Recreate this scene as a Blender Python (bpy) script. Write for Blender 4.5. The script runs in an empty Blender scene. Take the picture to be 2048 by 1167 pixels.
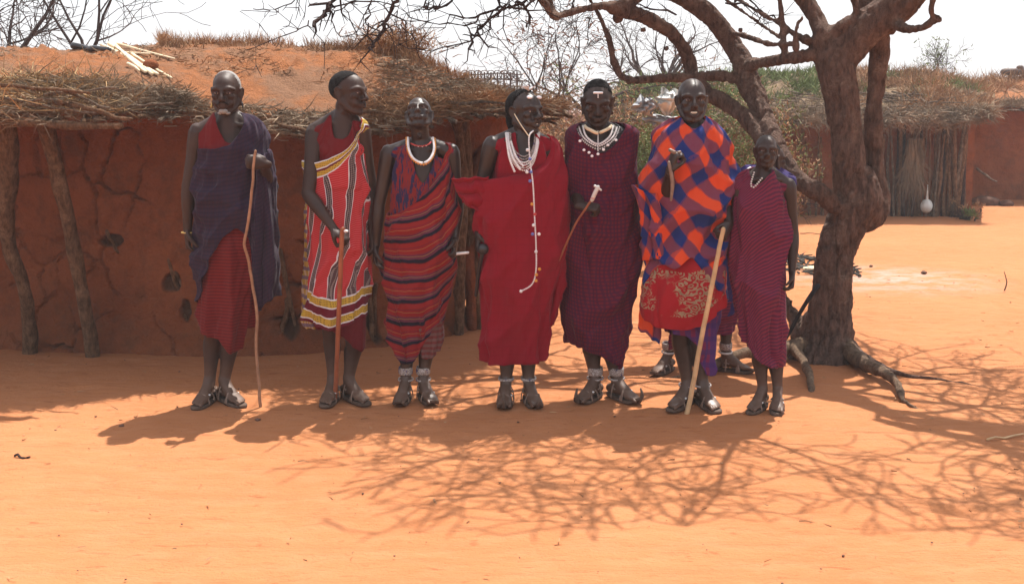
import bpy, math, random
import numpy as np
from mathutils import Vector, Matrix, Euler
from mathutils.bvhtree import BVHTree

random.seed(7)
RNG = np.random.default_rng(7)
R = math.radians
S = bpy.context.scene
COL = S.collection

# ------------------------------------------------------------------ camera, light, exposure
F, CX, CY, CAMZ, HORIZON = 2250.0, 1024.0, 583.5, 1.55, 216.0
PITCH = math.atan((CY - HORIZON) / F)
cam = bpy.data.cameras.new('camera'); camo = bpy.data.objects.new('camera', cam); COL.objects.link(camo)
cam.sensor_width = 36; cam.lens = 36 * F / 2048; cam.clip_end = 6000; cam.clip_start = 0.05
camo.location = (0, 0, CAMZ); camo.rotation_euler = (R(90) - PITCH, 0, 0)
S.camera = camo
SUN_AZ, SUN_EL = 28.0, 64.0        # degrees: azimuth from +Y towards +X, elevation
w = bpy.data.worlds.new('World'); S.world = w; w.use_nodes = True
wn = w.node_tree.nodes; wl = w.node_tree.links
sky = wn.new('ShaderNodeTexSky'); sky.sky_type = 'NISHITA'; sky.sun_disc = False
sky.sun_elevation = R(SUN_EL); sky.sun_rotation = R(SUN_AZ)
sky.air_density = 1.0; sky.dust_density = 4.0; sky.ozone_density = 1.0
veil = wn.new('ShaderNodeMix'); veil.data_type = 'RGBA'; veil.inputs[0].default_value = .8; veil.inputs[7].default_value = (3.5, 3.55, 3.7, 1)   # thin white haze over the whole sky
wl.new(sky.outputs[0], veil.inputs[6]); wl.new(veil.outputs[2], wn['Background'].inputs[0]); wn['Background'].inputs[1].default_value = 0.15
sd = bpy.data.lights.new('sun', 'SUN'); sd.energy = 4.1; sd.angle = R(0.55); sd.color = (1.0, 0.95, 0.88)
so = bpy.data.objects.new('sun', sd); COL.objects.link(so)
sv = Vector((math.sin(R(SUN_AZ)) * math.cos(R(SUN_EL)), math.cos(R(SUN_AZ)) * math.cos(R(SUN_EL)), math.sin(R(SUN_EL))))
so.rotation_euler = sv.to_track_quat('Z', 'Y').to_euler(); so.location = (6, 10, 20)
S.view_settings.view_transform = 'Standard'; S.view_settings.look = 'None'
S.view_settings.gamma = 1; S.view_settings.use_curve_mapping = False
S.view_settings.exposure = 1.1

# ------------------------------------------------------------------ projection helpers
sP, cP = math.sin(PITCH), math.cos(PITCH)
def ray(px, py):
    a, b = (px - CX) / F, (CY - py) / F
    return a, cP + b * sP, -sP + b * cP
def U(px, py, Y):
    x, y, z = ray(px, py); t = Y / y
    return np.array((x * t, Y, CAMZ + z * t))
def G(px, py):
    x, y, z = ray(px, py); t = -CAMZ / z
    return np.array((x * t, y * t, 0.0))
def Ua(px, py, Y):
    b = (CY - py) / F; y = cP + b * sP; z = -sP + b * cP; t = Y / y
    return (px - CX) / F * t, CAMZ + z * t
def ppm(Y): return F * cP / Y

# ------------------------------------------------------------------ noise
_perm = np.random.default_rng(3).permutation(256); _perm = np.concatenate([_perm] * 3)
_grad = np.random.default_rng(4).normal(size=(256, 3)); _grad /= np.linalg.norm(_grad, axis=1)[:, None]
def perlin(x, y, z=0.0):
    x, y, z = np.broadcast_arrays(np.asarray(x, float), np.asarray(y, float), np.asarray(z, float))
    xi, yi, zi = np.floor(x).astype(int), np.floor(y).astype(int), np.floor(z).astype(int)
    xf, yf, zf = x - xi, y - yi, z - zi
    xi &= 255; yi &= 255; zi &= 255
    f = lambda t: t * t * t * (t * (t * 6 - 15) + 10)
    u, v, ww = f(xf), f(yf), f(zf)
    def g(i, j, k):
        h = _perm[_perm[_perm[xi + i] + yi + j] + zi + k]
        gr = _grad[h]
        return gr[..., 0] * (xf - i) + gr[..., 1] * (yf - j) + gr[..., 2] * (zf - k)
    l = lambda a, b, t: a + t * (b - a)
    return 1.6 * l(l(l(g(0,0,0), g(1,0,0), u), l(g(0,1,0), g(1,1,0), u), v),
             l(l(g(0,0,1), g(1,0,1), u), l(g(0,1,1), g(1,1,1), u), v), ww)
def fbm(x, y, z=0.0, o=4):
    s, a = 0, 1.0
    for i in range(o):
        s = s + a * perlin(np.asarray(x) * 2**i + 17 * i, np.asarray(y) * 2**i, np.asarray(z) * 2**i); a *= .5
    return s

# ------------------------------------------------------------------ mesh helpers
class MB:
    def __init__(s): s.v, s.f, s.n = [], [], 0
    def add(s, v, f):
        v = np.asarray(v, float).reshape(-1, 3)
        s.v.append(v); s.f += [tuple(int(i) + s.n for i in q) for q in f]; s.n += len(v)
    def build(s, name, mat, parent=None, smooth=True):
        me = bpy.data.meshes.new(name)
        V = np.concatenate(s.v) if s.v else np.zeros((0, 3))
        me.from_pydata(V.tolist(), [], s.f); me.update()
        return link(name, me, mat, parent, smooth)
def link(name, me, mat, parent=None, smooth=True):
    if smooth and len(me.polygons):
        me.polygons.foreach_set('use_smooth', [True] * len(me.polygons))
    if mat is not None and len(me.materials) == 0: me.materials.append(mat)
    o = bpy.data.objects.new(name, me); COL.objects.link(o)
    if parent is not None:
        o.parent = parent
        if parent.parent is None: o.matrix_parent_inverse = Matrix.Translation(-parent.location)
    return o
def empty(name, loc, label, cat, group=None):
    o = bpy.data.objects.new(name, None); COL.objects.link(o); o.location = tuple(float(c) for c in loc)
    o.empty_display_size = 0.1
    o.matrix_world = Matrix.Translation(o.location)
    return tag(o, label, cat, group)
def tag(o, label=None, cat=None, group=None, kind=None):
    if label: o['label'] = label
    if cat: o['category'] = cat
    if group: o['group'] = group
    if kind: o['kind'] = kind
    return o

def norm(v): return v / (np.linalg.norm(v) + 1e-12)
def resample(P, Rr, sub):
    P = np.asarray(P, float); Rr = np.asarray(Rr, float)
    if Rr.ndim == 1: Rr = np.stack([Rr, Rr], 1)
    if sub <= 1 or len(P) < 3: return P, Rr
    Q, W = [], []
    A = np.concatenate([P, Rr], 1); n = len(A)
    for i in range(n - 1):
        p0, p1, p2, p3 = A[max(i-1,0)], A[i], A[i+1], A[min(i+2,n-1)]
        for k in range(sub):
            t = k / sub
            Q.append(.5 * ((2*p1) + (-p0+p2)*t + (2*p0-5*p1+4*p2-p3)*t*t + (-p0+3*p1-3*p2+p3)*t**3))
    Q.append(A[-1]); Q = np.array(Q)
    return Q[:, :3], np.maximum(Q[:, 3:], 1e-4)
def tube(mb, P, Rr, n=8, sub=1, side=(1, 0, 0), cap=True, jit=None):
    """a tube through points P; Rr radii, scalar or (side, other)"""
    P, Rr = resample(P, Rr, sub)
    m = len(P); side = np.asarray(side, float)
    T = np.zeros_like(P); T[1:-1] = P[2:] - P[:-2]; T[0] = P[1] - P[0]; T[-1] = P[-1] - P[-2]
    rows = []; prev = None
    a = np.arange(n) * 2 * np.pi / n
    def ring(c, t, ra, rb, ref):
        s = ref - t * ref.dot(t)
        if np.linalg.norm(s) < .15:
            ref2 = np.array((0., 1., 0.)); s = ref2 - t * ref2.dot(t)
        s = norm(s); o = np.cross(t, s)
        return c + np.outer(np.cos(a), s) * ra + np.outer(np.sin(a), o) * rb
    for i in range(m):
        t = norm(T[i]); ra, rb = Rr[i]
        if i == 0 and cap:
            for q in (.35, .75):
                h = math.sqrt(1 - q * q); rows.append(ring(P[i] - t * h * min(ra, rb), t, ra * q, rb * q, side))
        rows.append(ring(P[i], t, ra, rb, side))
        if i == m - 1 and cap:
            for q in (.75, .35):
                h = math.sqrt(1 - q * q); rows.append(ring(P[i] + t * h * min(ra, rb), t, ra * q, rb * q, side))
    V = np.concatenate(rows); L = len(rows)
    if jit is not None: V = V + jit(V)
    f = []
    for i in range(L - 1):
        for j in range(n):
            k = (j + 1) % n
            f.append((i*n+j, i*n+k, (i+1)*n+k, (i+1)*n+j))
    if cap:
        f.append(tuple(range(n))[::-1]); f.append(tuple((L-1)*n + j for j in range(n)))
    mb.add(V, f)
_sph = {}
def sphere(nu, nv):
    if (nu, nv) in _sph: return _sph[nu, nv]
    v = [(0, 0, 1)]
    for i in range(1, nv):
        p = math.pi * i / nv
        for j in range(nu):
            a = 2 * math.pi * j / nu; v.append((math.sin(p)*math.cos(a), math.sin(p)*math.sin(a), math.cos(p)))
    v.append((0, 0, -1)); f = []
    for j in range(nu): f.append((0, 1 + j, 1 + (j+1) % nu))
    for i in range(nv - 2):
        for j in range(nu):
            k = (j+1) % nu; f.append((1+i*nu+j, 1+(i+1)*nu+j, 1+(i+1)*nu+k, 1+i*nu+k))
    b = len(v) - 1
    for j in range(nu): f.append((b, 1+(nv-2)*nu+(j+1) % nu, 1+(nv-2)*nu+j))
    _sph[nu, nv] = (np.array(v), f); return _sph[nu, nv]
def ball(mb, c, r, rot=None, nu=14, nv=10):
    v, f = sphere(nu, nv); r = np.asarray(r, float) * np.ones(3)
    V = v * r
    if rot is not None: V = V @ np.asarray(rot).T
    mb.add(V + np.asarray(c), f)
def remesh(mb, vox, smooth=3, dec=None, fac=.5):
    me = bpy.data.meshes.new('t'); V = np.concatenate(mb.v); me.from_pydata(V.tolist(), [], mb.f); me.update()
    o = bpy.data.objects.new('t', me); COL.objects.link(o)
    m = o.modifiers.new('r', 'REMESH'); m.mode = 'VOXEL'; m.voxel_size = vox; m.adaptivity = 0
    if smooth: s = o.modifiers.new('s', 'SMOOTH'); s.factor = fac; s.iterations = smooth
    if dec: d = o.modifiers.new('d', 'DECIMATE'); d.ratio = dec
    dg = bpy.context.evaluated_depsgraph_get()
    out = bpy.data.meshes.new_from_object(o.evaluated_get(dg))
    bpy.data.objects.remove(o); bpy.data.meshes.remove(me)
    return out
def solid(o, t):
    m = o.modifiers.new('thickness', 'SOLIDIFY'); m.thickness = t; m.offset = 0; return o

# ------------------------------------------------------------------ materials
class NG:
    def __init__(s, name, rough=.8, spec=.3, **kw):
        s.m = bpy.data.materials.new(name); s.m.use_nodes = True
        s.t = s.m.node_tree; s.b = s.t.nodes['Principled BSDF']
        s.b.inputs['Roughness'].default_value = rough; s.b.inputs['Specular IOR Level'].default_value = spec
        for k, v in kw.items(): s.b.inputs[k.replace('_', ' ')].default_value = v
    def put(s, sock, v):
        if hasattr(v, 'is_output'): s.t.links.new(v, sock)
        else: sock.default_value = v
    def node(s, typ, ins=(), out=0, **props):
        n = s.t.nodes.new(typ)
        for k, v in props.items(): setattr(n, k, v)
        items = ins.items() if isinstance(ins, dict) else enumerate(ins)
        for k, v in items:
            if v is not None: s.put(n.inputs[k], v)
        return n.outputs[out]
    def math(s, op, a, b=0.0, c=0.0): return s.node('ShaderNodeMath', (a, b, c), operation=op)
    def mix(s, f, a, b):
        n = s.t.nodes.new('ShaderNodeMix'); n.data_type = 'RGBA'
        a = a if hasattr(a, 'is_output') else (*a[:3], 1); b = b if hasattr(b, 'is_output') else (*b[:3], 1)
        s.put(n.inputs[0], f); s.put(n.inputs[6], a); s.put(n.inputs[7], b); return n.outputs[2]
    def co(s, kind='Object'): return s.node('ShaderNodeTexCoord', out={'Generated':0,'UV':2,'Object':3}[kind])
    def pos(s): return s.node('ShaderNodeNewGeometry', out=0)
    def uv(s, name): return s.node('ShaderNodeUVMap', uv_map=name)
    def sep(s, v): n = s.t.nodes.new('ShaderNodeSeparateXYZ'); s.put(n.inputs[0], v); return n.outputs
    def scale(s, v, xyz): return s.node('ShaderNodeVectorMath', (v, xyz), operation='MULTIPLY')
    def noise(s, v, scale, detail=4, rough=.6, out=0, dist=0.):
        return s.node('ShaderNodeTexNoise', {'Vector': v, 'Scale': scale, 'Detail': detail, 'Roughness': rough, 'Distortion': dist}, out=out)
    def ramp(s, fac, stops, interp='LINEAR'):
        n = s.t.nodes.new('ShaderNodeValToRGB'); n.color_ramp.interpolation = interp
        e = n.color_ramp.elements
        while len(e) > 1: e.remove(e[-1])
        for i, (p, c) in enumerate(stops):
            c = (c, c, c, 1) if isinstance(c, (int, float)) else (*c[:3], 1)
            if i == 0: e[0].position = p; e[0].color = c
            else: q = e.new(p); q.color = c
        s.put(n.inputs[0], fac); return n.outputs[0]
    def bump(s, h, strength=.5, dist=.01):
        n = s.t.nodes.new('ShaderNodeBump'); s.put(n.inputs['Height'], h)
        n.inputs['Strength'].default_value = strength; n.inputs['Distance'].default_value = dist
        s.t.links.new(n.outputs[0], s.b.inputs['Normal'])
    def color(s, c):
        s.put(s.b.inputs['Base Color'], c if hasattr(c, 'is_output') else (*c[:3], 1)); return s.m
def srgb(r, g, b):
    f = lambda c: (c/255/12.92) if c/255 <= .04045 else ((c/255+.055)/1.055)**2.4
    return (f(r), f(g), f(b))
def plain(name, c, rough=.7, spec=.3, var=.25, scale=30, bump=.3, bd=.004, **kw):
    g = NG(name, rough, spec, **kw); p = g.co('Object')
    n = g.noise(p, scale)
    g.bump(n, bump, bd)
    return g.color(g.mix(g.ramp(n, [(.3, 0.), (.7, 1.)]), [x * (1 - var) for x in c], [min(1, x * (1 + var)) for x in c]))

def m_beadwork():
    g = NG('dusty_white_beadwork', .5, .35); p = g.co('Object'); v = g.node('ShaderNodeTexVoronoi', {'Vector': p, 'Scale': 240.}, out=0)
    c = g.mix(g.ramp(v, [(.25, 0.), (.6, 1.)]), (.56, .52, .49), (.20, .15, .13)); n = g.noise(p, 26, 2)
    c = g.mix(g.ramp(n, [(.62, 0.), (.64, 1.)]), c, (.06, .05, .14)); g.bump(v, .8, .003); return g.color(c)
SOIL = (.50, .205, .085)
def m_ground():
    g = NG('red_sand', .95, .1); p = g.pos()
    big = g.noise(p, .7, 5, .6); mid = g.noise(g.scale(p, (1, 2.2, 1)), 5, 6, .65); fine = g.noise(p, 70, 4, .7)
    strk = g.noise(g.scale(p, (1, 3.5, 1)), 2.2, 8, .7, dist=.6)
    c = g.mix(g.ramp(big, [(.3, 0.), (.7, 1.)]), (.385, .146, .059), (.445, .181, .078))
    c = g.mix(g.math('MULTIPLY', g.ramp(strk, [(.52, 0.), (.72, 1.)]), .5), c, (.36, .13, .05))
    c = g.mix(g.math('MULTIPLY', g.ramp(mid, [(.35, 1.), (.55, 0.)]), .3), c, (.46, .215, .110))
    scf = g.ramp(g.noise(g.scale(p, (1, 3.2, 1)), 9, 5, .62, dist=.9), [(.60, 0.), (.68, 1.)])
    c = g.mix(g.math('MULTIPLY', scf, .6), c, (.27, .085, .035))
    spk = g.ramp(g.noise(p, 120, 2, .5), [(.70, 0.), (.76, 1.)])
    c = g.mix(g.math('MULTIPLY', spk, .5), c, (.25, .10, .05))
    # pale ash trodden into the sand near the old fireplace
    ash = g.node('ShaderNodeVectorMath', (g.scale(g.node('ShaderNodeVectorMath', (p, tuple(-G(1770, 556))), operation='ADD'), (.85, .9, 0)),), out=1, operation='LENGTH')
    am = g.math('MULTIPLY', g.ramp(ash, [(.15, 1.), (1.0, 0.)]), g.ramp(g.noise(g.scale(p, (1, 1.4, 1)), 3.2, 6, .7), [(.42, 0.), (.6, 1.)]))
    c = g.mix(g.math('MULTIPLY', am, .75), c, (.40, .33, .30))
    h = g.math('ADD', g.math('MULTIPLY', mid, .9), g.math('MULTIPLY', fine, .30))
    g.bump(g.math('ADD', h, g.math('MULTIPLY', strk, .8)), .75, .035)
    return g.color(c)
def m_mud(name, dark=1.0, crack_attr=False):
    g = NG(name, .95, .1); p = g.pos()
    a = g.noise(p, 1.3, 6, .65); b = g.noise(p, 9, 6, .7); fine = g.noise(p, 55, 4, .7)
    c = g.mix(g.ramp(a, [(.32, 0.), (.68, 1.)]), (.21*dark, .064*dark, .027*dark), (.30*dark, .100*dark, .042*dark))
    c = g.mix(g.math('MULTIPLY', g.ramp(b, [(.45, 0.), (.7, 1.)]), .5), c, (.115*dark, .042*dark, .023*dark))
    strn = g.ramp(g.noise(g.scale(p, (9, 9, 2.2)), 14, 3, .6, dist=1.5), [(.66, 0.), (.70, 1.)])
    c = g.mix(g.math('MULTIPLY', strn, .5), c, (.30*dark, .14*dark, .07*dark))
    blot = g.ramp(g.noise(p, 3.1, 5, .7), [(.52, 0.), (.64, 1.)]); c = g.mix(g.math('MULTIPLY', blot, .55), c, (.13*dark, .060*dark, .035*dark))
    if crack_attr:
        at = g.node('ShaderNodeAttribute', attribute_name='wear', out=2)
        c = g.mix(at, c, g.mix(b, (.085, .042, .028), (.13, .070, .042)))  # older mud colour in holes; half strength paints shade into wide cracks
    g.bump(g.math('ADD', g.math('MULTIPLY', b, .9), g.math('MULTIPLY', fine, .5)), 1., .045)
    return g.color(c)
def m_roof(name, c0=(.42, .165, .068), c1=(.27, .14, .08), cover=.57):
    g = NG(name, .95, .1); p = g.pos()
    a = g.noise(p, 1.6, 6, .7); b = g.noise(p, 13, 6, .7); fine = g.noise(p, 60, 5, .75)
    c = g.mix(g.ramp(b, [(.35, 0.), (.7, 1.)]), c0, [x*.7 for x in c0])
    c = g.mix(g.ramp(g.math('ADD', a, g.math('MULTIPLY', b, .25)), [(cover, 0.), (cover + .12, 1.)]), c, g.mix(fine, [x*.6 for x in c1], [x*1.5 for x in c1]))
    g.bump(g.math('ADD', b, g.math('MULTIPLY', fine, .6)), 1., .05)
    return g.color(c)
def m_bark(name, c=(.17, .105, .075), c2=(.28, .19, .13), sc=1.0):
    g = NG(name, .9, .2); p = g.pos()
    ridg = g.noise(g.scale(p, (1, 1, .35)), 34*sc, 6, .7); blot = g.noise(p, 7*sc, 5, .65)
    c_ = g.mix(g.ramp(ridg, [(.38, 0.), (.62, 1.)]), [x*.42 for x in c], c)
    c_ = g.mix(g.math('MULTIPLY', g.ramp(blot, [(.5, 0.), (.66, 1.)]), g.ramp(g.noise(p, 45*sc, 4, .7), [(.4, .25), (.6, 1.)])), c_, c2)
    g.bump(g.math('ADD', ridg, g.math('MULTIPLY', g.noise(p, 90*sc, 4, .7), .4)), 1., .05)
    return g.color(c_)
def m_skin(name, c=(.025, .0118, .0080), rough=.52, gloss=.4):
    g = NG(name, rough, gloss); p = g.co('Object')
    n = g.noise(p, 9, 4); f = g.noise(p, 220, 3)
    g.put(g.b.inputs['Roughness'], g.math('ADD', g.math('MULTIPLY', n, .22), rough - .11))
    g.bump(f, .25, .0012)
    g.b.inputs['Subsurface Weight'].default_value = .06; g.b.inputs['Subsurface Radius'].default_value = (.02, .006, .003); g.b.inputs['Subsurface Scale'].default_value = .3
    base = g.mix(g.ramp(n, [(.35, 0.), (.65, 1.)]), c, [x * 1.5 for x in c])
    z = g.sep(p)[2]; dust = g.math('MULTIPLY', g.ramp(g.math('ADD', z, g.math('MULTIPLY', g.noise(p, 30, 3), .12)), [(.06, 1.), (.30, 0.)]), .55)
    return g.color(g.mix(dust, base, (.20, .115, .075)))

def cloth_base(name, transl=True):
    g = NG(name, .92, .15, Sheen_Weight=.06, Sheen_Roughness=.5)
    u = g.sep(g.uv('weave')); 
    p = g.co('Object')
    wv = g.noise(g.scale(p, (1, 1, 1)), 320, 2)
    g.bump(g.math('ADD', g.math('MULTIPLY', wv, .25), g.noise(p, 38, 4, .6)), .45, .006)
    return g, u
def fr(g, a, period, off=0.): return g.math('FRACT', g.math('ADD', g.math('DIVIDE', a, period), off))
def finish(g, c):
    """slight back light through thin woven cotton"""
    g.color(c)
    tr = g.t.nodes.new('ShaderNodeBsdfTranslucent'); g.put(tr.inputs[0], c)
    mx = g.t.nodes.new('ShaderNodeMixShader'); mx.inputs[0].default_value = .13
    out = g.t.nodes['Material Output']
    g.t.links.new(g.b.outputs[0], mx.inputs[1]); g.t.links.new(tr.outputs[0], mx.inputs[2]); g.t.links.new(mx.outputs[0], out.inputs[0])
    return g.m
def m_check(name, base, line, line2, per=.02, wdt=.4, amt=.7, wear=.2):
    g, u = cloth_base(name)
    a = g.ramp(fr(g, u[0], per), [(0, 1.), (wdt, 0.)], 'CONSTANT'); b = g.ramp(fr(g, u[1], per), [(0, 1.), (wdt, 0.)], 'CONSTANT')
    c = g.mix(g.math('MULTIPLY', a, amt), base, line); c = g.mix(g.math('MULTIPLY', b, amt), c, line2)
    n = g.noise(g.co('Object'), 5, 4)
    c = g.mix(g.math('MULTIPLY', n, wear), c, [x*1.6+.01 for x in base])
    return finish(g, c)
def m_plain_cloth(name, c, c2, per=.05):
    g, u = cloth_base(name)
    a = g.ramp(fr(g, u[1], per), [(0, 1.), (.14, 0.)], 'CONSTANT'); b = g.ramp(fr(g, u[0], per), [(0, 1.), (.1, 0.)], 'CONSTANT')
    k = g.mix(g.math('MULTIPLY', g.math('MAXIMUM', a, b), .16), c, c2)
    return finish(g, k)
def m_vertical_striped():
    g, u = cloth_base('red_shuka_with_vertical_bands'); h = g.sep(g.uv('hem'))
    red, wht, blk, yel, mar = (.42, .020, .028), (.62, .62, .66), (.028, .028, .035), (.50, .33, .045), (.13, .008, .02)
    c = g.ramp(fr(g, u[0], .135), [(0, red), (.50, wht), (.535, blk), (.60, (.16,.16,.15)), (.64, blk), (.70, (.16,.16,.15)), (.74, blk), (.80, wht), (.835, red)], 'CONSTANT')
    fine = g.ramp(fr(g, g.math('ADD', u[1], g.math('MULTIPLY', u[0], .25)), .011), [(0, 0.), (.6, 1.)], 'CONSTANT')
    c = g.mix(g.math('MULTIPLY', fine, .22), c, (.75, .30, .28))
    dots = g.math('MULTIPLY', g.ramp(fr(g, u[0], .012), [(0, 0.), (.55, 1.)], 'CONSTANT'), g.ramp(fr(g, u[1], .012), [(0, 0.), (.5, 1.)], 'CONSTANT'))
    yd = g.mix(g.math('MULTIPLY', dots, .75), yel, (.10, .06, .02))
    def band(lo, hi, d): return g.math('MULTIPLY', g.math('GREATER_THAN', d, lo), g.math('LESS_THAN', d, hi))
    for d, rows in ((h[0], [(.0, .006, wht), (.006, .034, 'y'), (.034, .041, wht), (.041, .052, mar), (.052, .076, 'y'), (.076, .083, wht)]),
                    (h[1], [(-1, .018, mar), (.018, .025, wht), (.025, .062, 'y'), (.062, .069, wht), (.069, .112, mar), (.112, .119, wht), (.119, .156, 'y'), (.156, .164, wht)])):
        for lo, hi, cc in rows: c = g.mix(band(lo, hi, d), c, yd if cc == 'y' else cc)
    return finish(g, c)
def m_wavy():
    g, u = cloth_base('red_shuka_with_dark_cross_stripes')
    red, nav, pur, gol = (.24, .017, .017), (.014, .010, .022), (.12, .028, .055), (.26, .14, .05)
    w_ = g.math('ADD', u[1], g.math('MULTIPLY', g.noise(g.co('Object'), 3.2, 3), .03))
    c = g.ramp(fr(g, w_, .112), [(0, red), (.10, gol), (.125, red), (.20, (.17,.014,.022)), (.26, red), (.50, (.07,.010,.016)), (.54, nav), (.68, pur), (.80, gol), (.825, pur), (.90, (.2,.022,.035)), (.95, red)], 'CONSTANT')
    return finish(g, c)
def m_streak():
    g, u = cloth_base('blue_and_red_streaked_cloth')
    n = g.noise(g.node('ShaderNodeCombineXYZ', (g.math('MULTIPLY', u[0], 26.), g.math('MULTIPLY', u[1], 7.), 0.)), 1.0, 4, .6)
    return finish(g, g.ramp(n, [(.0, (.022, .02, .055)), (.47, (.03, .025, .075)), (.52, (.22, .022, .022)), (.6, (.18, .022, .022)), (.64, (.03,.02,.05))], 'LINEAR'))
def m_bigcheck():
    g, u = cloth_base('orange_and_blue_checked_blanket')
    a = g.ramp(fr(g, u[0], .160), [(0, 0.), (.48, .5), (.52, 1.), (.98, .5)], 'CONSTANT'); b = g.ramp(fr(g, u[1], .160), [(0, 0.), (.48, .5), (.52, 1.), (.98, .5)], 'CONSTANT')
    c = g.mix(b, g.mix(a, (.68, .075, .022), (.19, .048, .085)), g.mix(a, (.19, .048, .085), (.018, .032, .16)))
    return finish(g, c)
def m_floral():
    g, u = cloth_base('red_cloth_with_flower_print'); h = g.sep(g.uv('hem'))
    v = g.node('ShaderNodeCombineXYZ', (u[0], u[1], 0.))
    wv = g.noise(v, 14, 3, .6, out=1)
    vv = g.node('ShaderNodeVectorMath', (v, g.scale(wv, (.05, .05, 0))), operation='ADD')
    vo = g.node('ShaderNodeTexVoronoi', {'Vector': vv, 'Scale': 30.}, out=0)
    rings = g.ramp(g.math('FRACT', g.math('ADD', g.math('MULTIPLY', vo, 2.6), g.math('MULTIPLY', g.noise(v, 34, 3), 1.3))), [(0, 1.), (.5, 0.)], 'CONSTANT')
    mask = g.ramp(g.noise(v, 6, 3), [(.42, 0.), (.5, 1.)])
    band = g.math('MULTIPLY', g.math('GREATER_THAN', h[1], .07), g.math('LESS_THAN', h[1], .30))
    c = g.mix(g.math('MULTIPLY', g.math('MULTIPLY', rings, mask), band), (.34, .012, .018), g.mix(g.noise(v, 30), (.10, .07, .05), (.50, .36, .22)))
    return finish(g, c)
def m_fine_stripe(name, a, b, per=.02, shear=.0):
    g, u = cloth_base(name)
    t = g.math('ADD', u[1], g.math('MULTIPLY', u[0], shear))
    return finish(g, g.ramp(fr(g, t, per), [(0, a), (.45, [(x+y)/2 for x, y in zip(a, b)]), (.55, b), (.95, [(x+y)/2 for x, y in zip(a, b)])], 'LINEAR'))

M = dict(
    ground=m_ground(), mud=m_mud('red_mud_plaster', 1.0, True), mud2=m_mud('far_mud_plaster', 1.15), roof=m_roof('earth_roof'),
    roof2=m_roof('grassy_earth_roof', (.36, .16, .08), (.22, .15, .09), .34), dark=plain('hut_interior_dark', (.02, .014, .012), .95),
    bark=m_bark('acacia_bark', (.215, .128, .096), (.30, .20, .15)), bark_pale=m_bark('pale_root_bark', (.26, .165, .105), (.36, .25, .16)),
    twig=m_bark('thin_branch_bark', (.10, .06, .055), (.16, .10, .08), 2), pole=m_bark('weathered_pole', (.27, .145, .078), (.36, .21, .12), 1.5),
    polelight=plain('peeled_pale_wood', (.70, .56, .38), .8, .2, .2, 25), greypole=m_bark('grey_weathered_sticks', (.25, .175, .125), (.40, .30, .21), 1.5),
    straw=plain('dry_straw', (.40, .26, .13), .9, .15, .45, 3), drygrass=plain('dead_grass', (.30, .165, .085), .9, .15, .5, 2.5),
    strawgrey=plain('grey_old_thatch', (.235, .17, .115), .9, .15, .5, 3),
    green=plain('dusty_green_leaves', (.12, .15, .045), .8, .2, .45, 4), brown=plain('brown_dry_leaves', (.24, .12, .07), .9, .15, .4, 4),
    skin=m_skin('dark_brown_skin'), skin2=m_skin('dark_brown_skin_matt', (.030, .0140, .0095), .56, .34),
    skin3=m_skin('oiled_dark_skin', (.023, .0115, .0082), .44, .45),
    hair=plain('short_black_hair', (.012, .010, .010), .95, .15, .5, 400, 1., .004), grey=plain('short_grey_hair', (.30, .29, .28), .95, .15, .3, 400, 1., .004),
    stubble=plain('shaved_scalp_stubble', (.014, .011, .011), .6, .35, .3, 400, .6, .001),
    eye=plain('dull_eye_white', (.28, .22, .19), .3, .5, .05), iris=plain('dark_iris', (.012, .008, .006), .2, .6, .05), teeth=plain('tooth_ivory', (.62, .56, .45), .35, .5, .05),
    lip=plain('dark_lips', (.055, .020, .018), .5, .4, .1), nail=plain('finger_nail', (.12, .07, .055), .4, .5, .1),
    rubber=plain('tyre_rubber', (.10, .065, .048), .85, .25, .3, 40), leather=plain('brown_sandal_strap', (.20, .13, .095), .5, .5, .25, 40),
    silver=plain('pale_metal_buckle', (.55, .54, .52), .4, .6, .1), white=plain('white_beads', (.74, .72, .72), .5, .4, .15, 60), orange=plain('orange_beads', (.62, .27, .04), .45, .4, .1),
    bead=m_beadwork(),
    bluebead=plain('blue_beads', (.12, .16, .42), .4, .5, .1), redbead=plain('red_beads', (.5, .05, .04), .4, .5, .1), yellow=plain('brass_wire', (.55, .38, .10), .4, .6, .1),
    mirror=plain('polished_tin_disc', (.85, .85, .88), .25, .8, .05), black=plain('black_polished_wood', (.02, .018, .02), .35, .5, .2, 20),
    stick=plain('thin_brown_stick_bark', (.30, .165, .10), .75, .25, .3, 20), stickred=plain('reddish_stained_staff', (.27, .085, .04), .55, .35, .25, 15), sticklight=plain('yellow_bamboo_like_wood', (.52, .34, .18), .6, .3, .25, 15),
    plastic=plain('dusty_white_plastic', (.62, .62, .58), .5, .4, .15, 8), grime=plain('grey_plastic_sheet', (.32, .32, .33), .6, .4, .3, 8), rope=plain('black_cord', (.015, .014, .018), .8, .3, .2),
    stone=plain('dark_dusty_stone', (.13, .07, .05), .95, .1, .4, 10), ash=plain('charcoal_and_ash', (.06, .055, .05), .95, .1, .6, 10), wire=plain('rusty_wire', (.10, .07, .06), .7, .4, .3),
)
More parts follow.
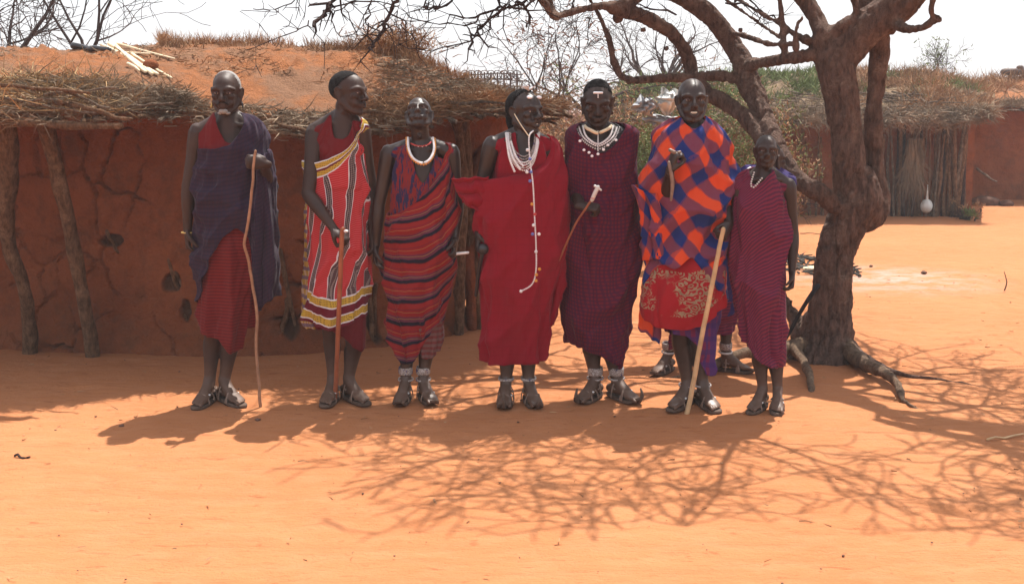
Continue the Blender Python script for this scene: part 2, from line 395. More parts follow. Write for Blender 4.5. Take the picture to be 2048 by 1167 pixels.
M.update(
    purple=m_check('dark_purple_checked_shuka', (.031, .017, .036), (.045, .016, .028), (.014, .012, .028), .022, .4, .6),
    redline=m_fine_stripe('dull_red_lined_cloth', (.19, .018, .017), (.09, .010, .012), .017),
    red=m_plain_cloth('plain_dark_red_cloth', (.14, .011, .014), (.10, .006, .010)),
    crimson=m_plain_cloth('crimson_shuka', (.24, .007, .018), (.15, .004, .011), .045),
    maroon=m_check('maroon_and_purple_checked_shuka', (.125, .009, .024), (.042, .008, .032), (.042, .008, .032), .021, .45, .7),
    vstripe=m_vertical_striped(), wavy=m_wavy(), streak=m_streak(), check=m_bigcheck(), floral=m_floral(),
    magenta=m_fine_stripe('magenta_shuka_with_dark_pinstripes', (.225, .026, .055), (.065, .016, .045), .019, .12),
    violet=m_check('violet_and_red_checked_cloth', (.085, .030, .13), (.24, .02, .04), (.05, .025, .13), .07, .4, .7),
    blue=m_check('blue_and_purple_cloth', (.040, .030, .12), (.06, .02, .09), (.03, .03, .14), .03, .4, .6),
    yellowcloth=m_check('yellow_and_white_fringe_cloth', (.42, .27, .06), (.55, .45, .38), (.06, .05, .2), .05, .4, .8),
    darkred=m_plain_cloth('dark_red_under_cloth', (.12, .010, .014), (.07, .006, .01)),
    stubblecloth=m_check('dark_beaded_collar', (.05, .045, .05), (.16, .15, .16), (.02, .02, .02), .012, .4, .6),
    greyred=m_fine_stripe('grey_and_red_striped_under_cloth', (.16, .10, .09), (.16, .02, .02), .03, .0),
)

# ================================================================== SETTING
def grid_mesh(X, Y, Z):
    n, m = X.shape
    V = np.stack([X, Y, Z], -1).reshape(-1, 3)
    i, j = np.meshgrid(np.arange(n - 1), np.arange(m - 1), indexing='ij')
    a = i * m + j
    return V, np.stack([a, a + 1, a + m + 1, a + m], -1).reshape(-1, 4)
def mesh_np(name, V, Fq, mat, parent=None, smooth=True):
    me = bpy.data.meshes.new(name)
    Fq = np.asarray(Fq); k = Fq.shape[1]
    me.vertices.add(len(V)); me.vertices.foreach_set('co', np.asarray(V, np.float32).ravel())
    me.loops.add(Fq.size); me.loops.foreach_set('vertex_index', Fq.ravel().astype(np.int32))
    me.polygons.add(len(Fq)); me.polygons.foreach_set('loop_start', np.arange(0, Fq.size, k, dtype=np.int32))
    me.update(calc_edges=True); me.validate()
    return link(name, me, mat, parent, smooth)

# ground: one sheet, fine near the camera, coarse towards the horizon
def axis(lo, hi, step, far, k=1.35):
    a = list(np.arange(lo, hi + 1e-6, step)); d = step
    while a[-1] < far: d *= k; a.append(a[-1] + d)
    d = step; b = []
    x = lo
    while x > -far: d *= k; x -= d; b.append(x)
    return np.array(b[::-1] + a)
gx, gy = axis(-4.2, 6.6, .035, 2500), axis(2.7, 11.0, .035, 2500)
Xg, Yg = np.meshgrid(gx, gy, indexing='ij')
near = np.clip(1 - (np.hypot(Xg - 1, Yg - 6) - 6) / 6, 0, 1)
def ground_z(x, y):
    z = .010 * perlin(x * .9, y * .9) + .006 * perlin(x * 3.1, y * 4.1, 3) + .0035 * perlin(x * 9, y * 12, 5) + .003 * np.abs(perlin(x * 14 + 3, y * 20, 8))
    return z - .004
dr = np.random.default_rng(61); dents = np.zeros_like(Xg)
for k in range(520):
    cx, cy = dr.random() * 10 - 4, 3.0 + 7.5 * dr.random(); a = dr.random() * 3.14; L, W_ = (.125, .048) if k % 3 else (.05 + .05 * dr.random(), .035)
    i0, i1 = np.searchsorted(gx, cx - .3), np.searchsorted(gx, cx + .3); j0, j1 = np.searchsorted(gy, cy - .3), np.searchsorted(gy, cy + .3)
    xx, yy = Xg[i0:i1, j0:j1] - cx, Yg[i0:i1, j0:j1] - cy; uu, vv_ = xx * math.cos(a) + yy * math.sin(a), -xx * math.sin(a) + yy * math.cos(a); r_ = np.hypot(uu / L, vv_ / W_)
    dents[i0:i1, j0:j1] += (-np.clip(1.15 - r_, 0, .5) * 2 + np.exp(-((r_ - 1.35) / .3) ** 2) * .45) * (.003 + .005 * dr.random())
Zg = (ground_z(Xg, Yg) + dents) * near + (1 - near) * .05 * perlin(Xg * .11, Yg * .11)
Zg = Zg + .22 * np.clip((Yg - 12) / 6, 0, 1) * 0
V_, F_ = grid_mesh(Xg, Yg, Zg)
tag(mesh_np('ground', V_, F_[:, ::-1], M['ground']), kind='structure')

# ---------------------------------------------------------------- tufts of straw and dry grass (as stuff)
def blades(name, P, L, mat, parent=None, width=.004, up=.6, spread=1.0, dirs=None, rng=RNG, bend=.25):
    n = len(P); d = rng.normal(size=(n, 3)) * spread; d[:, 2] = np.abs(d[:, 2]) * up + .15
    if dirs is not None: d = d * .45 + dirs
    d /= np.linalg.norm(d, axis=1)[:, None]
    L = L * (.5 + rng.random(n)); s = np.cross(d, rng.normal(size=(n, 3))); s /= np.linalg.norm(s, axis=1)[:, None] + 1e-9
    wd = (width * (.6 + .8 * rng.random(n)))[:, None]; bd = rng.normal(size=(n, 3)) * bend
    mid = P + d * (L * .55)[:, None]; tip = P + (d + bd) * L[:, None]
    V = np.stack([P - s * wd, P + s * wd, mid + s * wd * .8, mid - s * wd * .8, tip], 1).reshape(-1, 3)
    b = np.arange(n)[:, None] * 5
    f = [tuple(q) for q in (b + np.array([0, 1, 2, 3])).tolist()] + [tuple(q) for q in (b + np.array([3, 2, 4])).tolist()]
    me = bpy.data.meshes.new(name); me.from_pydata(V.tolist(), [], f); me.update()
    return tag(link(name, me, mat, parent, False), kind='stuff')

def crooked(p, q, n=6, amp=.03, rng=RNG):
    p, q = np.asarray(p, float), np.asarray(q, float); t = np.linspace(0, 1, n)[:, None]
    o = rng.normal(size=(n, 3)) * amp; o = np.cumsum(o, 0) * .6; o -= o[0] * (1 - t) + o[-1] * t
    return p * (1 - t) + q * t + o
def stick_mesh(p, q, r0, r1, n=6, amp=.02, k=6, rng=RNG, sub=2):
    mb = MB(); P = crooked(p, q, n, amp, rng); tube(mb, P, np.linspace(r0, r1, n) * (1 + .12 * rng.normal(size=n)), k, sub); return mb

# ---------------------------------------------------------------- near hut
hut = empty('mud_hut', G(500, 700), 'low red mud hut with cracked plaster wall, earth roof and dark arched doorway', 'hut')
plan_px = [(-260, 685), (0, 690), (120, 697), (250, 702), (400, 706), (550, 704), (680, 696), (790, 684), (880, 668), (945, 652), (985, 640), (1020, 618), (1050, 590), (1070, 560), (1062, 530)]
plan = np.array([G(*p)[:2] for p in plan_px])
def path(pts, n):
    P, _ = resample(np.c_[pts, np.zeros(len(pts))], np.ones(len(pts)), 12)
    s = np.r_[0, np.cumsum(np.linalg.norm(np.diff(P, axis=0), axis=1))]
    t = np.linspace(0, s[-1], n); return np.stack([np.interp(t, s, P[:, 0]), np.interp(t, s, P[:, 1])], 1), t
def eave_z(x): return 1.47 + .03 * np.sin(x * 1.7 + 1) + .05 * np.clip((x + 1.2) / 2.2, 0, 1)
nx, nz = 760, 215
wp, ws = path(plan, nx)
tx = np.gradient(wp, axis=0); nrm = np.stack([tx[:, 1], -tx[:, 0]], 1); nrm /= np.linalg.norm(nrm, axis=1)[:, None]   # outward (towards the camera)
zz = np.linspace(-.03, 1, nz)
Xw = np.repeat(wp[:, :1], nz, 1); Yw = np.repeat(wp[:, 1:], nz, 1); Zw = zz[None, :] * (eave_z(wp[:, 0])[:, None] + .08)
Sw = np.repeat(ws[:, None], nz, 1)
# cracks: edges of warped cells, only where a mask lets them open
wa = Sw + .07 * fbm(Sw * 4, Zw * 4, 1, 5); wb = Zw + .07 * fbm(Sw * 4, Zw * 4, 7, 5)
r2 = np.random.default_rng(12); seeds = np.stack([r2.random(130) * (ws[-1] + .4) - .2, r2.random(130) * 1.8 - .1], 1)
D = np.full((2,) + Sw.shape, 9.0)
for sx, sz in seeds:
    d = np.hypot(wa - sx, (wb - sz) * .75); m1 = d < D[0]; D[1] = np.where(m1, D[0], np.minimum(D[1], d)); D[0] = np.where(m1, d, D[0])
gap = D[1] - D[0]
cm = np.clip(.45 + 1.5 * fbm(Sw * 1.1, Zw * 1.3, 31, 3), 0, 1)
crack = np.clip(1.2 - gap / (.005 + .006 * cm), 0, 1) * np.clip((cm - .28) * 8, 0, 1)
big = np.clip(1.2 - gap / .010, 0, 1) * np.clip(2.4 * (fbm(Sw * .9 + 4, Zw * .9, 60, 2) - .12), 0, 1)
# lumps of plaster fallen off, px positions
def wall_hole(px, py, rw, rh, seed):
    i = np.argmin([abs((U(px, py, wp[k, 1])[0]) - wp[k, 0]) for k in range(nx)]); c = U(px, py, wp[i, 1])
    dx, dz = (Sw - ws[i]) / rw, (Zw - c[2]) / rh
    return np.clip((1 - np.hypot(dx, dz) + .55 * fbm(Sw * 7, Zw * 7, seed, 3)) * 6, 0, 1)
holes = np.zeros_like(Sw)
for a in [(222, 482, .085, .045, 1), (345, 565, .065, .075, 2), (372, 620, .035, .08, 3), (578, 650, .05, .09, 4), (930, 560, .08, .25, 6), (745, 640, .05, .13, 8)]:
    holes = np.maximum(holes, wall_hole(*a))
disp = .030 * fbm(Sw * 1.4, Zw * 1.6, 9, 3) + .010 * fbm(Sw * 7, Zw * 7, 2, 4) - .028 * crack - .035 * big - .040 * holes + holes * .014 * fbm(Sw * 38, Zw * 9, 4, 2)
disp += .07 * np.clip(1 - Zw / .25, 0, 1) ** 2
Xw = Xw + nrm[:, :1] * disp; Yw = Yw + nrm[:, 1:] * disp
# doorway: leave the faces out inside an arch
di = np.argmin(np.abs(wp[:, 0] - G(975, 645)[0]) + 10 * (wp[:, 1] > 9)); door_s = ws[di]
inside = (np.abs(Sw - door_s - .02) < .27 * np.sqrt(np.clip(1 - ((Zw - .75) / .54) ** 4, 0, 1))) | ((np.abs(Sw - door_s - .02) < .27) & (Zw < .75))
inside &= Zw < 1.29
V_, F_ = grid_mesh(Xw, Yw, Zw)
keep = ~inside.reshape(-1)[F_].all(1)
wall = mesh_np('wall', V_, F_[keep], M['mud'], hut)
at = wall.data.attributes.new('wear', 'FLOAT', 'POINT'); at.data.foreach_set('value', np.clip(holes + .5 * (big > .5), 0, 1).astype(np.float32).ravel())  # bare older mud in the holes, plus painted shade in the wide cracks
# plastered rim of the doorway, then a near-black sheet behind the wall and opening
mb = MB(); a = np.linspace(0, math.pi, 22); dp, dn = wp[di], nrm[di]; dt = np.array((dn[1] * -1, dn[0]))
if dt[0] < 0: dt = -dt
rim = [np.array((dp[0] + dt[0] * (-.27), dp[1] + dt[1] * (-.27), z)) for z in np.linspace(0, .75, 7)]
rim += [np.array((dp[0] - dt[0] * .27 * math.cos(t), dp[1] - dt[1] * .27 * math.cos(t), .75 + .53 * math.sin(t))) for t in a[1:-1]]
rim += [np.array((dp[0] + dt[0] * .27, dp[1] + dt[1] * .27, z)) for z in np.linspace(.75, 0, 7)]
rim = [p + np.array((*dn * .02, 0)) for p in rim]
tube(mb, rim, np.full(len(rim), .045), 8, 1, jit=lambda V: .018 * perlin(V[:, 0] * 9, V[:, 1] * 9, V[:, 2] * 9)[:, None]); mb.build('door_frame', M['mud2'], hut)
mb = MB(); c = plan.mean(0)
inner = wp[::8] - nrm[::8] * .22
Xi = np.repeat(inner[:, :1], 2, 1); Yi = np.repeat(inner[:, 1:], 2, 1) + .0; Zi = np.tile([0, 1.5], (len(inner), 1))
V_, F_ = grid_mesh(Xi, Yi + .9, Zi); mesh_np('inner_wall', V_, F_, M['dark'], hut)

# roof: a low earth mound over the wall, outline px -> ridge
ridge_px = np.array([(-950, 118), (-500, 112), (-200, 108), (0, 104), (100, 99), (200, 97), (300, 97), (420, 92), (520, 94), (620, 101), (740, 104), (830, 126), (900, 150), (960, 166), (1040, 190), (1090, 203), (1125, 212)])
eave_px = np.array([(-950, 232), (-500, 232), (-200, 228), (0, 222), (100, 224), (200, 222), (300, 216), (400, 226), (520, 244), (600, 256), (700, 250), (800, 246), (900, 226), (960, 214), (1020, 210), (1080, 212), (1128, 214)])
EY = lambda x: np.interp(x, [-3.5, -2.4, -1.6, -.6, .0, .45], [6.30, 6.32, 6.75, 6.82, 7.15, 7.9])  # eave depth; overhang extended at the left so its shadow reaches further
nu_, nv_ = 370, 110
pe = np.linspace(-900, 1128, nu_)
re = np.interp(pe, ridge_px[:, 0], ridge_px[:, 1]); ee = np.interp(pe, eave_px[:, 0], eave_px[:, 1])
E_ = []; T_ = []
for k, px in enumerate(pe):
    y = 6.8
    for _ in range(4): y = float(EY(U(px, ee[k], y)[0]))
    E_.append(U(px, ee[k], y)); T_.append(U(px, re[k], max(y + 1.75 - max(0, (px - 700) / 430) * 1.3, y + .35)))
E_, T_ = np.array(E_), np.array(T_)
v = np.linspace(0, 1.9, nv_); vv = v[None, :, None]
prof = np.sin(np.clip(v, 0, 1) * math.pi / 2) ** .85
prof = np.where(v > 1, 1 - (v - 1) ** 2 * 1.1, prof)[None, :, None]
Rf = E_[:, None, :] * (1 - vv) + T_[:, None, :] * vv
Rf[:, :, 2] = (E_[:, None, 2] * (1 - prof[..., 0]) + T_[:, None, 2] * prof[..., 0])
clod = np.clip(fbm(Rf[..., 0] * 11, Rf[..., 1] * 11, 15, 3) - .1, 0, 1) * .05 * np.clip(1.6 * fbm(Rf[..., 0] * 1.2 + 3, Rf[..., 1] * 1.5, 19, 2) + .6, 0, 1)
lump = clod + .05 * fbm(Rf[..., 0] * 1.5, Rf[..., 1] * 1.5, 5, 3) + .020 * fbm(Rf[..., 0] * 7, Rf[..., 1] * 7, 2, 4)
Rf[:, :, 2] += lump * np.minimum(1, v * 4)[None, :] * .9
Rf[:, :, 1] += .05 * fbm(Rf[..., 0] * 2, np.zeros_like(Rf[..., 0]), 8, 3) * (1 - np.clip(v, 0, 1))[None, :]
V_, F_ = grid_mesh(Rf[..., 0], Rf[..., 1], Rf[..., 2]); roof = mesh_np('roof', V_, F_[:, ::-1], M['roof'], hut); solid(roof, .06); roof.modifiers[0].offset = -1
# soffit: thick thatch layer under the edge
def roof_at(px, t):
    k = np.clip((px + 900) / 2028 * (nu_ - 1), 0, nu_ - 2); j = np.clip(t / 1.9 * (nv_ - 1), 0, nv_ - 2)
    k0, j0 = k.astype(int), j.astype(int)
    return Rf[k0, j0]
rg = np.random.default_rng(21)
def cl(a, b, n): return a + (b - a) * rg.random(n)
# fringe of straw along the eave, hanging and sticking out
n = 3000; px = cl(-250, 1120, n); dens = .5 + .5 * np.sin(px / 55 + 2 * np.sin(px / 130)); keep = rg.random(n) < np.clip(dens + .25, 0, 1)
P = roof_at(px[keep], np.abs(rg.normal(size=n)[keep]) * .05); P = P + rg.normal(size=P.shape) * (.03, .05, .022) - np.array((0, 0, .03))
d = np.tile([.0, -.5, -.12], (len(P), 1)); d[:, 0] += rg.normal(size=len(P)) * .8
blades('eave_thatch', P, .11, M['strawgrey'], hut, .0035, .1, .6, d, rg)
# brushwood piled on the overhang at the left and in the middle
def pile(px0, px1, t0, t1, n, L, hgt):
    px = cl(px0, px1, n); t = cl(t0, t1, n); P = roof_at(px, t); e = np.sin((px - px0) / (px1 - px0) * math.pi) * np.sin((t - t0) / (t1 - t0) * math.pi)
    P[:, 2] += rg.random(n) * hgt * np.clip(e, 0, 1)
    d = np.stack([rg.normal(size=n) * 1.2, rg.normal(size=n) * .5 - .25, rg.normal(size=n) * .18], 1); return P, d
for k, (a, mat) in enumerate([((-60, 240, .0, .19, 2700, .15, .11), 'strawgrey'), ((-60, 240, .0, .20, 900, .2, .13), 'straw'), ((250, 380, .0, .12, 1300, .11, .07), 'strawgrey'), ((380, 700, .0, .08, 700, .08, .03), 'strawgrey'), ((740, 1125, .0, .16, 3300, .10, .05), 'drygrass'), ((760, 1120, .1, .7, 1500, .10, .03), 'strawgrey')]):
    P, d = pile(*a[:5], *a[6:]) if False else pile(a[0], a[1], a[2], a[3], a[4], a[5], a[6])
    blades('thatch', P, a[5], M[mat], hut, .0035, .3, .5, d, rg)
# litter over the mound and dead grass standing along the ridge
n = 4200; px = cl(300, 1090, n); P = roof_at(px, cl(.08, 1.0, n)); m_ = fbm(P[:, 0] * 1.8, P[:, 1] * 1.8, 3, 3) > .05
d = np.stack([rg.normal(size=n), rg.normal(size=n) * .6, np.abs(rg.normal(size=n)) * .12], 1)
blades('roof_litter', P[m_], .055, M['drygrass'], hut, .003, .2, .4, d[m_], rg)
n = 1500; px = cl(-100, 300, n); P = roof_at(px, cl(.35, .95, n)); m_ = fbm(P[:, 0] * 2.2, P[:, 1] * 2.2, 13, 3) > .12
blades('roof_litter', P[m_], .06, M['strawgrey'], hut, .003, .2, .5, d[:n][m_], rg)
n = 5000; px = 540 + 380 * np.sqrt(rg.random(n)) * np.sign(rg.random(n) - .45) * rg.random(n) ** .4 + 60; px = np.clip(px, 330, 1060); P = roof_at(px, cl(.78, 1.15, n)); m_ = fbm(P[:, 0] * 4, P[:, 1] * 2, 23, 2) > -.25
blades('dead_grass', P[m_], .075, M['drygrass'], hut, .0025, 1.1, .7, np.tile([0, 0, .35], (m_.sum(), 1)), rg)
n = 900; px = cl(395, 470, n); P = roof_at(px, cl(.9, 1.05, n)); blades('dead_grass', P, .08, M['drygrass'], hut, .0025, 1.1, .6, None, rg)
# brushy lump near (790,115)
n = 1500; c = roof_at(np.array([790.]), np.array([.95]))[0]; P = c + rg.normal(size=(n, 3)) * (.13, .12, .06) + (0, 0, .04)
blades('thorn_brush', P, .12, M['drygrass'], hut, .003, .6, 1., None, rg)
# eave poles: ends poke out under the earth
pr = np.random.default_rng(5); npole = 0
for px in list(np.arange(-60, 1120, 21)) :
    if pr.random() < .18: continue
    px = px + pr.normal() * 6; q = roof_at(np.array([px]), np.array([0.]))[0] + (0, 0, -.035 - .02 * pr.random())
    out = .10 + .14 * pr.random() if px < 900 else .16 + .12 * pr.random()
    a = np.array((pr.normal() * .35 + (.25 if px > 560 else -.1), -1, -.10)); a = norm(a)
    p0 = q - a * .5 + (0, 0, .02); p1 = q + a * out * .6
    stick_mesh(p0, p1, .016 + .008 * pr.random(), .011 + .006 * pr.random(), 5, .012, 6, pr).build('roof_pole', M['pole' if pr.random() < .6 else 'greypole'], hut)
# long poles lying along the eave
for (x0, y0, t0, x1, y1, t1, r) in [(40, 246, 0, 240, 252, 0, .03), (0, 170, .1, 180, 186, .1, .012), (110, 205, 0, 262, 238, 0, .016), (90, 190, .1, 236, 176, .1, .009), (130, 180, .05, 218, 216, .0, .011), (60, 208, 0, 190, 226, 0, .009), (10, 196, 0, 110, 200, 0, .008), (540, 262, 0, 606, 272, 0, .012), (560, 250, 0, 660, 270, 0, .012), (715, 222, 0, 830, 238, 0, .012), (760, 240, 0, 800, 250, 0, .012), (880, 232, 0, 1010, 218, 0, .013), (940, 214, 0, 1100, 222, 0, .012), (900, 205, 0, 1060, 208, 0, .010), (250, 214, 0, 345, 206, 0, .010), (620, 236, 0, 720, 246, 0, .010)]:
    yy = float(EY(U((x0 + x1) / 2, y0, 6.7)[0])) - .10
    stick_mesh(U(x0, y0, yy), U(x1, y1, yy - .05), r, r * .7, 6, .012, 6, pr).build('roof_pole', M['pole' if r > .011 else 'greypole'], hut)
# sticks of the roof frame fanning out at the right end
for (x0, y0, x1, y1) in [(1000, 200, 1108, 206), (1010, 214, 1138, 213), (1015, 222, 1128, 226), (1030, 232, 1118, 238), (1020, 205, 1124, 232), (1005, 196, 1098, 214), (1040, 240, 1112, 248), (1050, 226, 1136, 219)]:
    stick_mesh(U(x0, y0, 8.1), U(x1, y1, 7.8), .014, .009, 5, .015, 6, pr).build('roof_pole', M['greypole'], hut)
# crooked support posts against the wall
def post(pts, rads, Y0, Y1, name='post', mat='pole', n=10):
    mb = MB(); ks = np.linspace(0, 1, len(pts)); P = [U(px, py, Y0 + (Y1 - Y0) * k) for (px, py), k in zip(pts, ks)]
    tube(mb, P, [r / ppm(Y0) for r in rads], n, 5, jit=lambda V: .012 * perlin(V[:, 0] * 10, V[:, 1] * 10, V[:, 2] * 5)[:, None] * np.array((1, 1, .2)))
    return mb.build(name, M[mat], hut)
yb = G(60, 705)[1] + .03
post([(62, 712), (58, 640), (48, 580), (22, 500), (10, 430), (18, 340), (12, 250), (10, 215)], [15, 14, 13, 15, 17, 18, 21, 22], yb, 6.6)
yb = G(185, 713)[1] + .03
post([(186, 718), (174, 640), (160, 560), (142, 470), (130, 410), (112, 330), (98, 270), (90, 232)], [14, 13, 13, 13, 16, 13, 15, 18], yb, 6.62)
post([(918, 665), (920, 600), (922, 500), (926, 400), (922, 300), (910, 232)], [10, 10, 9, 10, 9, 10], G(918, 665)[1] - .02, G(918, 665)[1] - .12)
post([(938, 660), (944, 560), (940, 450), (936, 330), (930, 235)], [9, 8, 9, 8, 9], G(938, 655)[1] + .0, G(938, 655)[1] - .12)
post([(958, 655), (952, 560), (956, 470), (950, 380)], [7, 7, 7, 6], G(958, 655)[1] - .02, G(958, 655)[1] - .1)
# exposed frame sticks where the plaster is gone
for (x0, y0, x1, y1, r) in [(338, 520, 372, 640, 5), (350, 545, 388, 600, 4), (214, 462, 236, 505, 4), (560, 500, 590, 650, 5), (575, 600, 558, 690, 6), (738, 560, 745, 690, 6), (752, 570, 750, 680, 5), (728, 600, 732, 690, 4), (905, 560, 912, 660, 5), (930, 440, 925, 560, 4)]:
    i = np.argmin(np.abs(wp[:, 0] - G(x0, 700)[0])); y = wp[i, 1] - .005
    stick_mesh(U(x0, y0, y), U(x1, y1, y), r / ppm(y), r / ppm(y) * .7, 6, .008, 6, pr).build('frame_stick', M['pole'], hut)

# peeled pale poles lying on the mound
for k, (x0, y0, t0, x1, y1, t1, lab) in enumerate([
        (208, 102, .80, 316, 178, .25, 'longest pale peeled pole sloping down the earth roof of the near hut'),
        (222, 106, .78, 305, 172, .26, 'pale pole lying just inside the longest one on the earth roof'),
        (232, 112, .75, 292, 170, .28, 'short pale pole with blunt end in the bundle on the earth roof'),
        (240, 108, .78, 350, 148, .45, 'uppermost pale pole of the bundle, tip pointing at the old man'),
        (162, 100, .80, 300, 132, .55, 'pale pole crossing behind the bundle near the roof ridge'),
        (268, 134, .55, 345, 180, .22, 'thin pale pole at the lower right of the bundle on the roof'),
        (258, 155, .4, 280, 172, .28, 'stubby pale offcut beside the foot of the pole bundle')]):
    p, q = roof_at(np.array([float(x0)]), np.array([t0]))[0], roof_at(np.array([float(x1)]), np.array([t1]))[0]
    P0, P1 = U(x0, y0, p[1]), U(x1, y1, q[1]); P0[2] = max(P0[2], p[2] + .02); P1[2] = max(P1[2], q[2] + .02)
    P0 = P0 + (P0 - P1) * .04; P1 = P1 - (0, 0, .004); mb = MB(); tube(mb, [P0, (P0 + P1) / 2 + pr.normal(size=3) * .006, P1], [.0135, .013, .011] if k < 3 else [.010, .009, .0065], 8, 4); ob = mb.build('cut_pole', M['polelight']); tag(ob, lab, 'pole', 'peeled poles lying on the hut roof')
ob = stick_mesh(roof_at(np.array([155.]), np.array([.72]))[0] + (0, 0, .02), roof_at(np.array([225.]), np.array([.6]))[0] + (0, 0, .02), .024, .014, 6, .015, 8, pr).build('burnt_log', M['black']); tag(ob, 'short blackened log on the earth roof left of the pale poles', 'log')
mb = MB(); ball(mb, roof_at(np.array([308.]), np.array([.36]))[0] + (0, 0, .02), (.05, .04, .035)); tag(mb.build('clay_lump', M['mud2']), 'reddish clay lump under the lower ends of the pale poles', 'lump')

# ---------------------------------------------------------------- far huts to the right
YF = G(1800, 432)[1]
hut2 = empty('mud_hut', G(1700, 435), 'far hut with grassy earth roof and wall of upright stakes behind the big tree', 'hut')
Yb = YF
wx = np.linspace(U(1215, 430, Yb)[0], U(1945, 430, Yb)[0], 220); wz = np.linspace(-.05, 1.5, 40)
Xf, Zf = np.meshgrid(wx, wz, indexing='ij'); Yf = Yb + .06 + .05 * fbm(Xf, Zf, 3, 4) + 1.2 * np.clip((Xf - wx[-1] + .5) / .5, 0, 1) ** 2 * 0
V_, F_ = grid_mesh(Xf, Yf, Zf); mesh_np('wall', V_, F_, M['mud2'], hut2)
V_, F_ = grid_mesh(np.full((2, 20), wx[-1]), np.array([[Yb + .06] * 20, [Yb + 3] * 20]), np.tile(np.linspace(-.05, 1.5, 20), (2, 1))); mesh_np('wall', V_, F_, M['mud2'], hut2)
fr_ = np.random.default_rng(33); px = 1222.
while px < 1946:
    if 1565 < px < 1700 and fr_.random() < .45: px += 12; continue
    lean = fr_.normal() * 10; rr = 2.2 + 3.4 * fr_.random() ** 1.5
    if px > 1890: rr += 1
    y = Yb - .02 - .10 * fr_.random()
    top = 236 + fr_.normal() * 5 + (0 if fr_.random() < .85 else 40)
    p0 = U(px, 300, y); p0[2] = -.03; p1 = U(px + lean, top, y)
    stick_mesh(p0, p1, rr / ppm(y), rr / ppm(y) * .8, 7, .022, 6, fr_).build('stake', M[('pole', 'greypole', 'pole', 'twig')[fr_.integers(4)]], hut2)
    px += (4.5 if px > 1690 else 9) + 5 * fr_.random()
def mound(parent, px0, px1, ridge, eave, Ye, Yr, mat, seed, nu_=200, nv_=56):
    pe = np.linspace(px0, px1, nu_); A = np.array(ridge, float); B = np.array(eave, float)
    E_ = np.array([U(p, np.interp(p, B[:, 0], B[:, 1]), Ye) for p in pe]); T_ = np.array([U(p, np.interp(p, A[:, 0], A[:, 1]), Yr) for p in pe])
    E_[:, 2] += .07 * fbm(pe / 28., pe * 0, seed, 3); E_[:, 1] += .12 * fbm(pe / 34., pe * 0 + 5, seed, 3)
    v = np.linspace(0, 1.8, nv_); prof = np.where(v > 1, 1 - (v - 1) ** 2, np.sin(np.clip(v, 0, 1) * math.pi / 2) ** .9)
    Q = E_[:, None, :] * (1 - v[None, :, None]) + T_[:, None, :] * v[None, :, None]
    Q[..., 2] = E_[:, None, 2] * (1 - prof) + T_[:, None, 2] * prof
    Q[..., 2] += (.07 * fbm(Q[..., 0], Q[..., 1], seed, 3) + .02 * fbm(Q[..., 0] * 5, Q[..., 1] * 5, seed, 3)) * np.minimum(1, v * 3)
    V_, F_ = grid_mesh(Q[..., 0], Q[..., 1], Q[..., 2]); o = mesh_np('roof', V_, F_[:, ::-1], M[mat], parent); solid(o, .035); o.modifiers[0].offset = -1
    def at(px, t):
        k = np.clip((px - px0) / (px1 - px0) * (nu_ - 1), 0, nu_ - 2).astype(int); j = np.clip(t / 1.8 * (nv_ - 1), 0, nv_ - 2).astype(int); return Q[k, j].copy()
    return at
at2 = mound(hut2, 1190, 1990, [(1190, 190), (1260, 172), (1400, 158), (1500, 150), (1700, 148), (1840, 152), (1900, 160), (1990, 190)], [(1190, 236), (1400, 238), (1600, 240), (1900, 240), (1990, 225)], Yb - .45, Yb + 3.0, 'roof2', 41)
def scatter(at, px0, px1, t0, t1, n, L, mat, parent, name, up=.9, thr=-9., width=.006, sc=1.3, seed=1):
    px = cl(px0, px1, n); P = at(px, cl(t0, t1, n)); m_ = fbm(P[:, 0] * sc, P[:, 1] * sc, seed, 3) > thr
    return blades(name, P[m_], L, M[mat], parent, width, up, .9, None, rg)
scatter(at2, 1200, 1960, .0, 1.0, 9000, .13, 'strawgrey', hut2, 'roof_litter', .5, -.1)
scatter(at2, 1240, 1640, .2, 1.1, 8000, .17, 'green', hut2, 'green_grass', 1., -.05, .008, 1.6, 5)
scatter(at2, 1560, 1960, .2, 1.1, 5000, .14, 'green', hut2, 'green_grass', 1., .22, .007, 1.6, 9)
scatter(at2, 1660, 1980, .1, 1.0, 9000, .18, 'drygrass', hut2, 'dead_grass', 1., -.15, .006, 1.2, 7)
scatter(at2, 1200, 1985, -.0, .10, 7000, .2, 'strawgrey', hut2, 'eave_thatch', .1, -.9, .006, 2, 4)
px = cl(1200, 1985, 6000); P = at2(px, cl(0, .03, 6000)) + rg.normal(size=(6000, 3)) * (.05, .05, .03); d = rg.normal(size=(6000, 3)) * (.8, .3, .2) + (0, -.5, -.35); blades('eave_thatch', P, .16, M['strawgrey'], hut2, .006, .1, .6, d, rg)
for k in range(70):
    px = 1560 + 400 * fr_.random(); t = fr_.random() * .3; a = at2(np.array([px]), np.array([t]))[0] + (0, 0, .05); L = .35 + .5 * fr_.random()
    d = np.array((fr_.normal(), fr_.normal() * .4 - .3, fr_.normal() * .12)); d = norm(d) * L
    stick_mesh(a - d / 2, a + d / 2, .014, .008, 5, .03, 5, fr_, 1).build('roof_stick', M['greypole'], hut2)
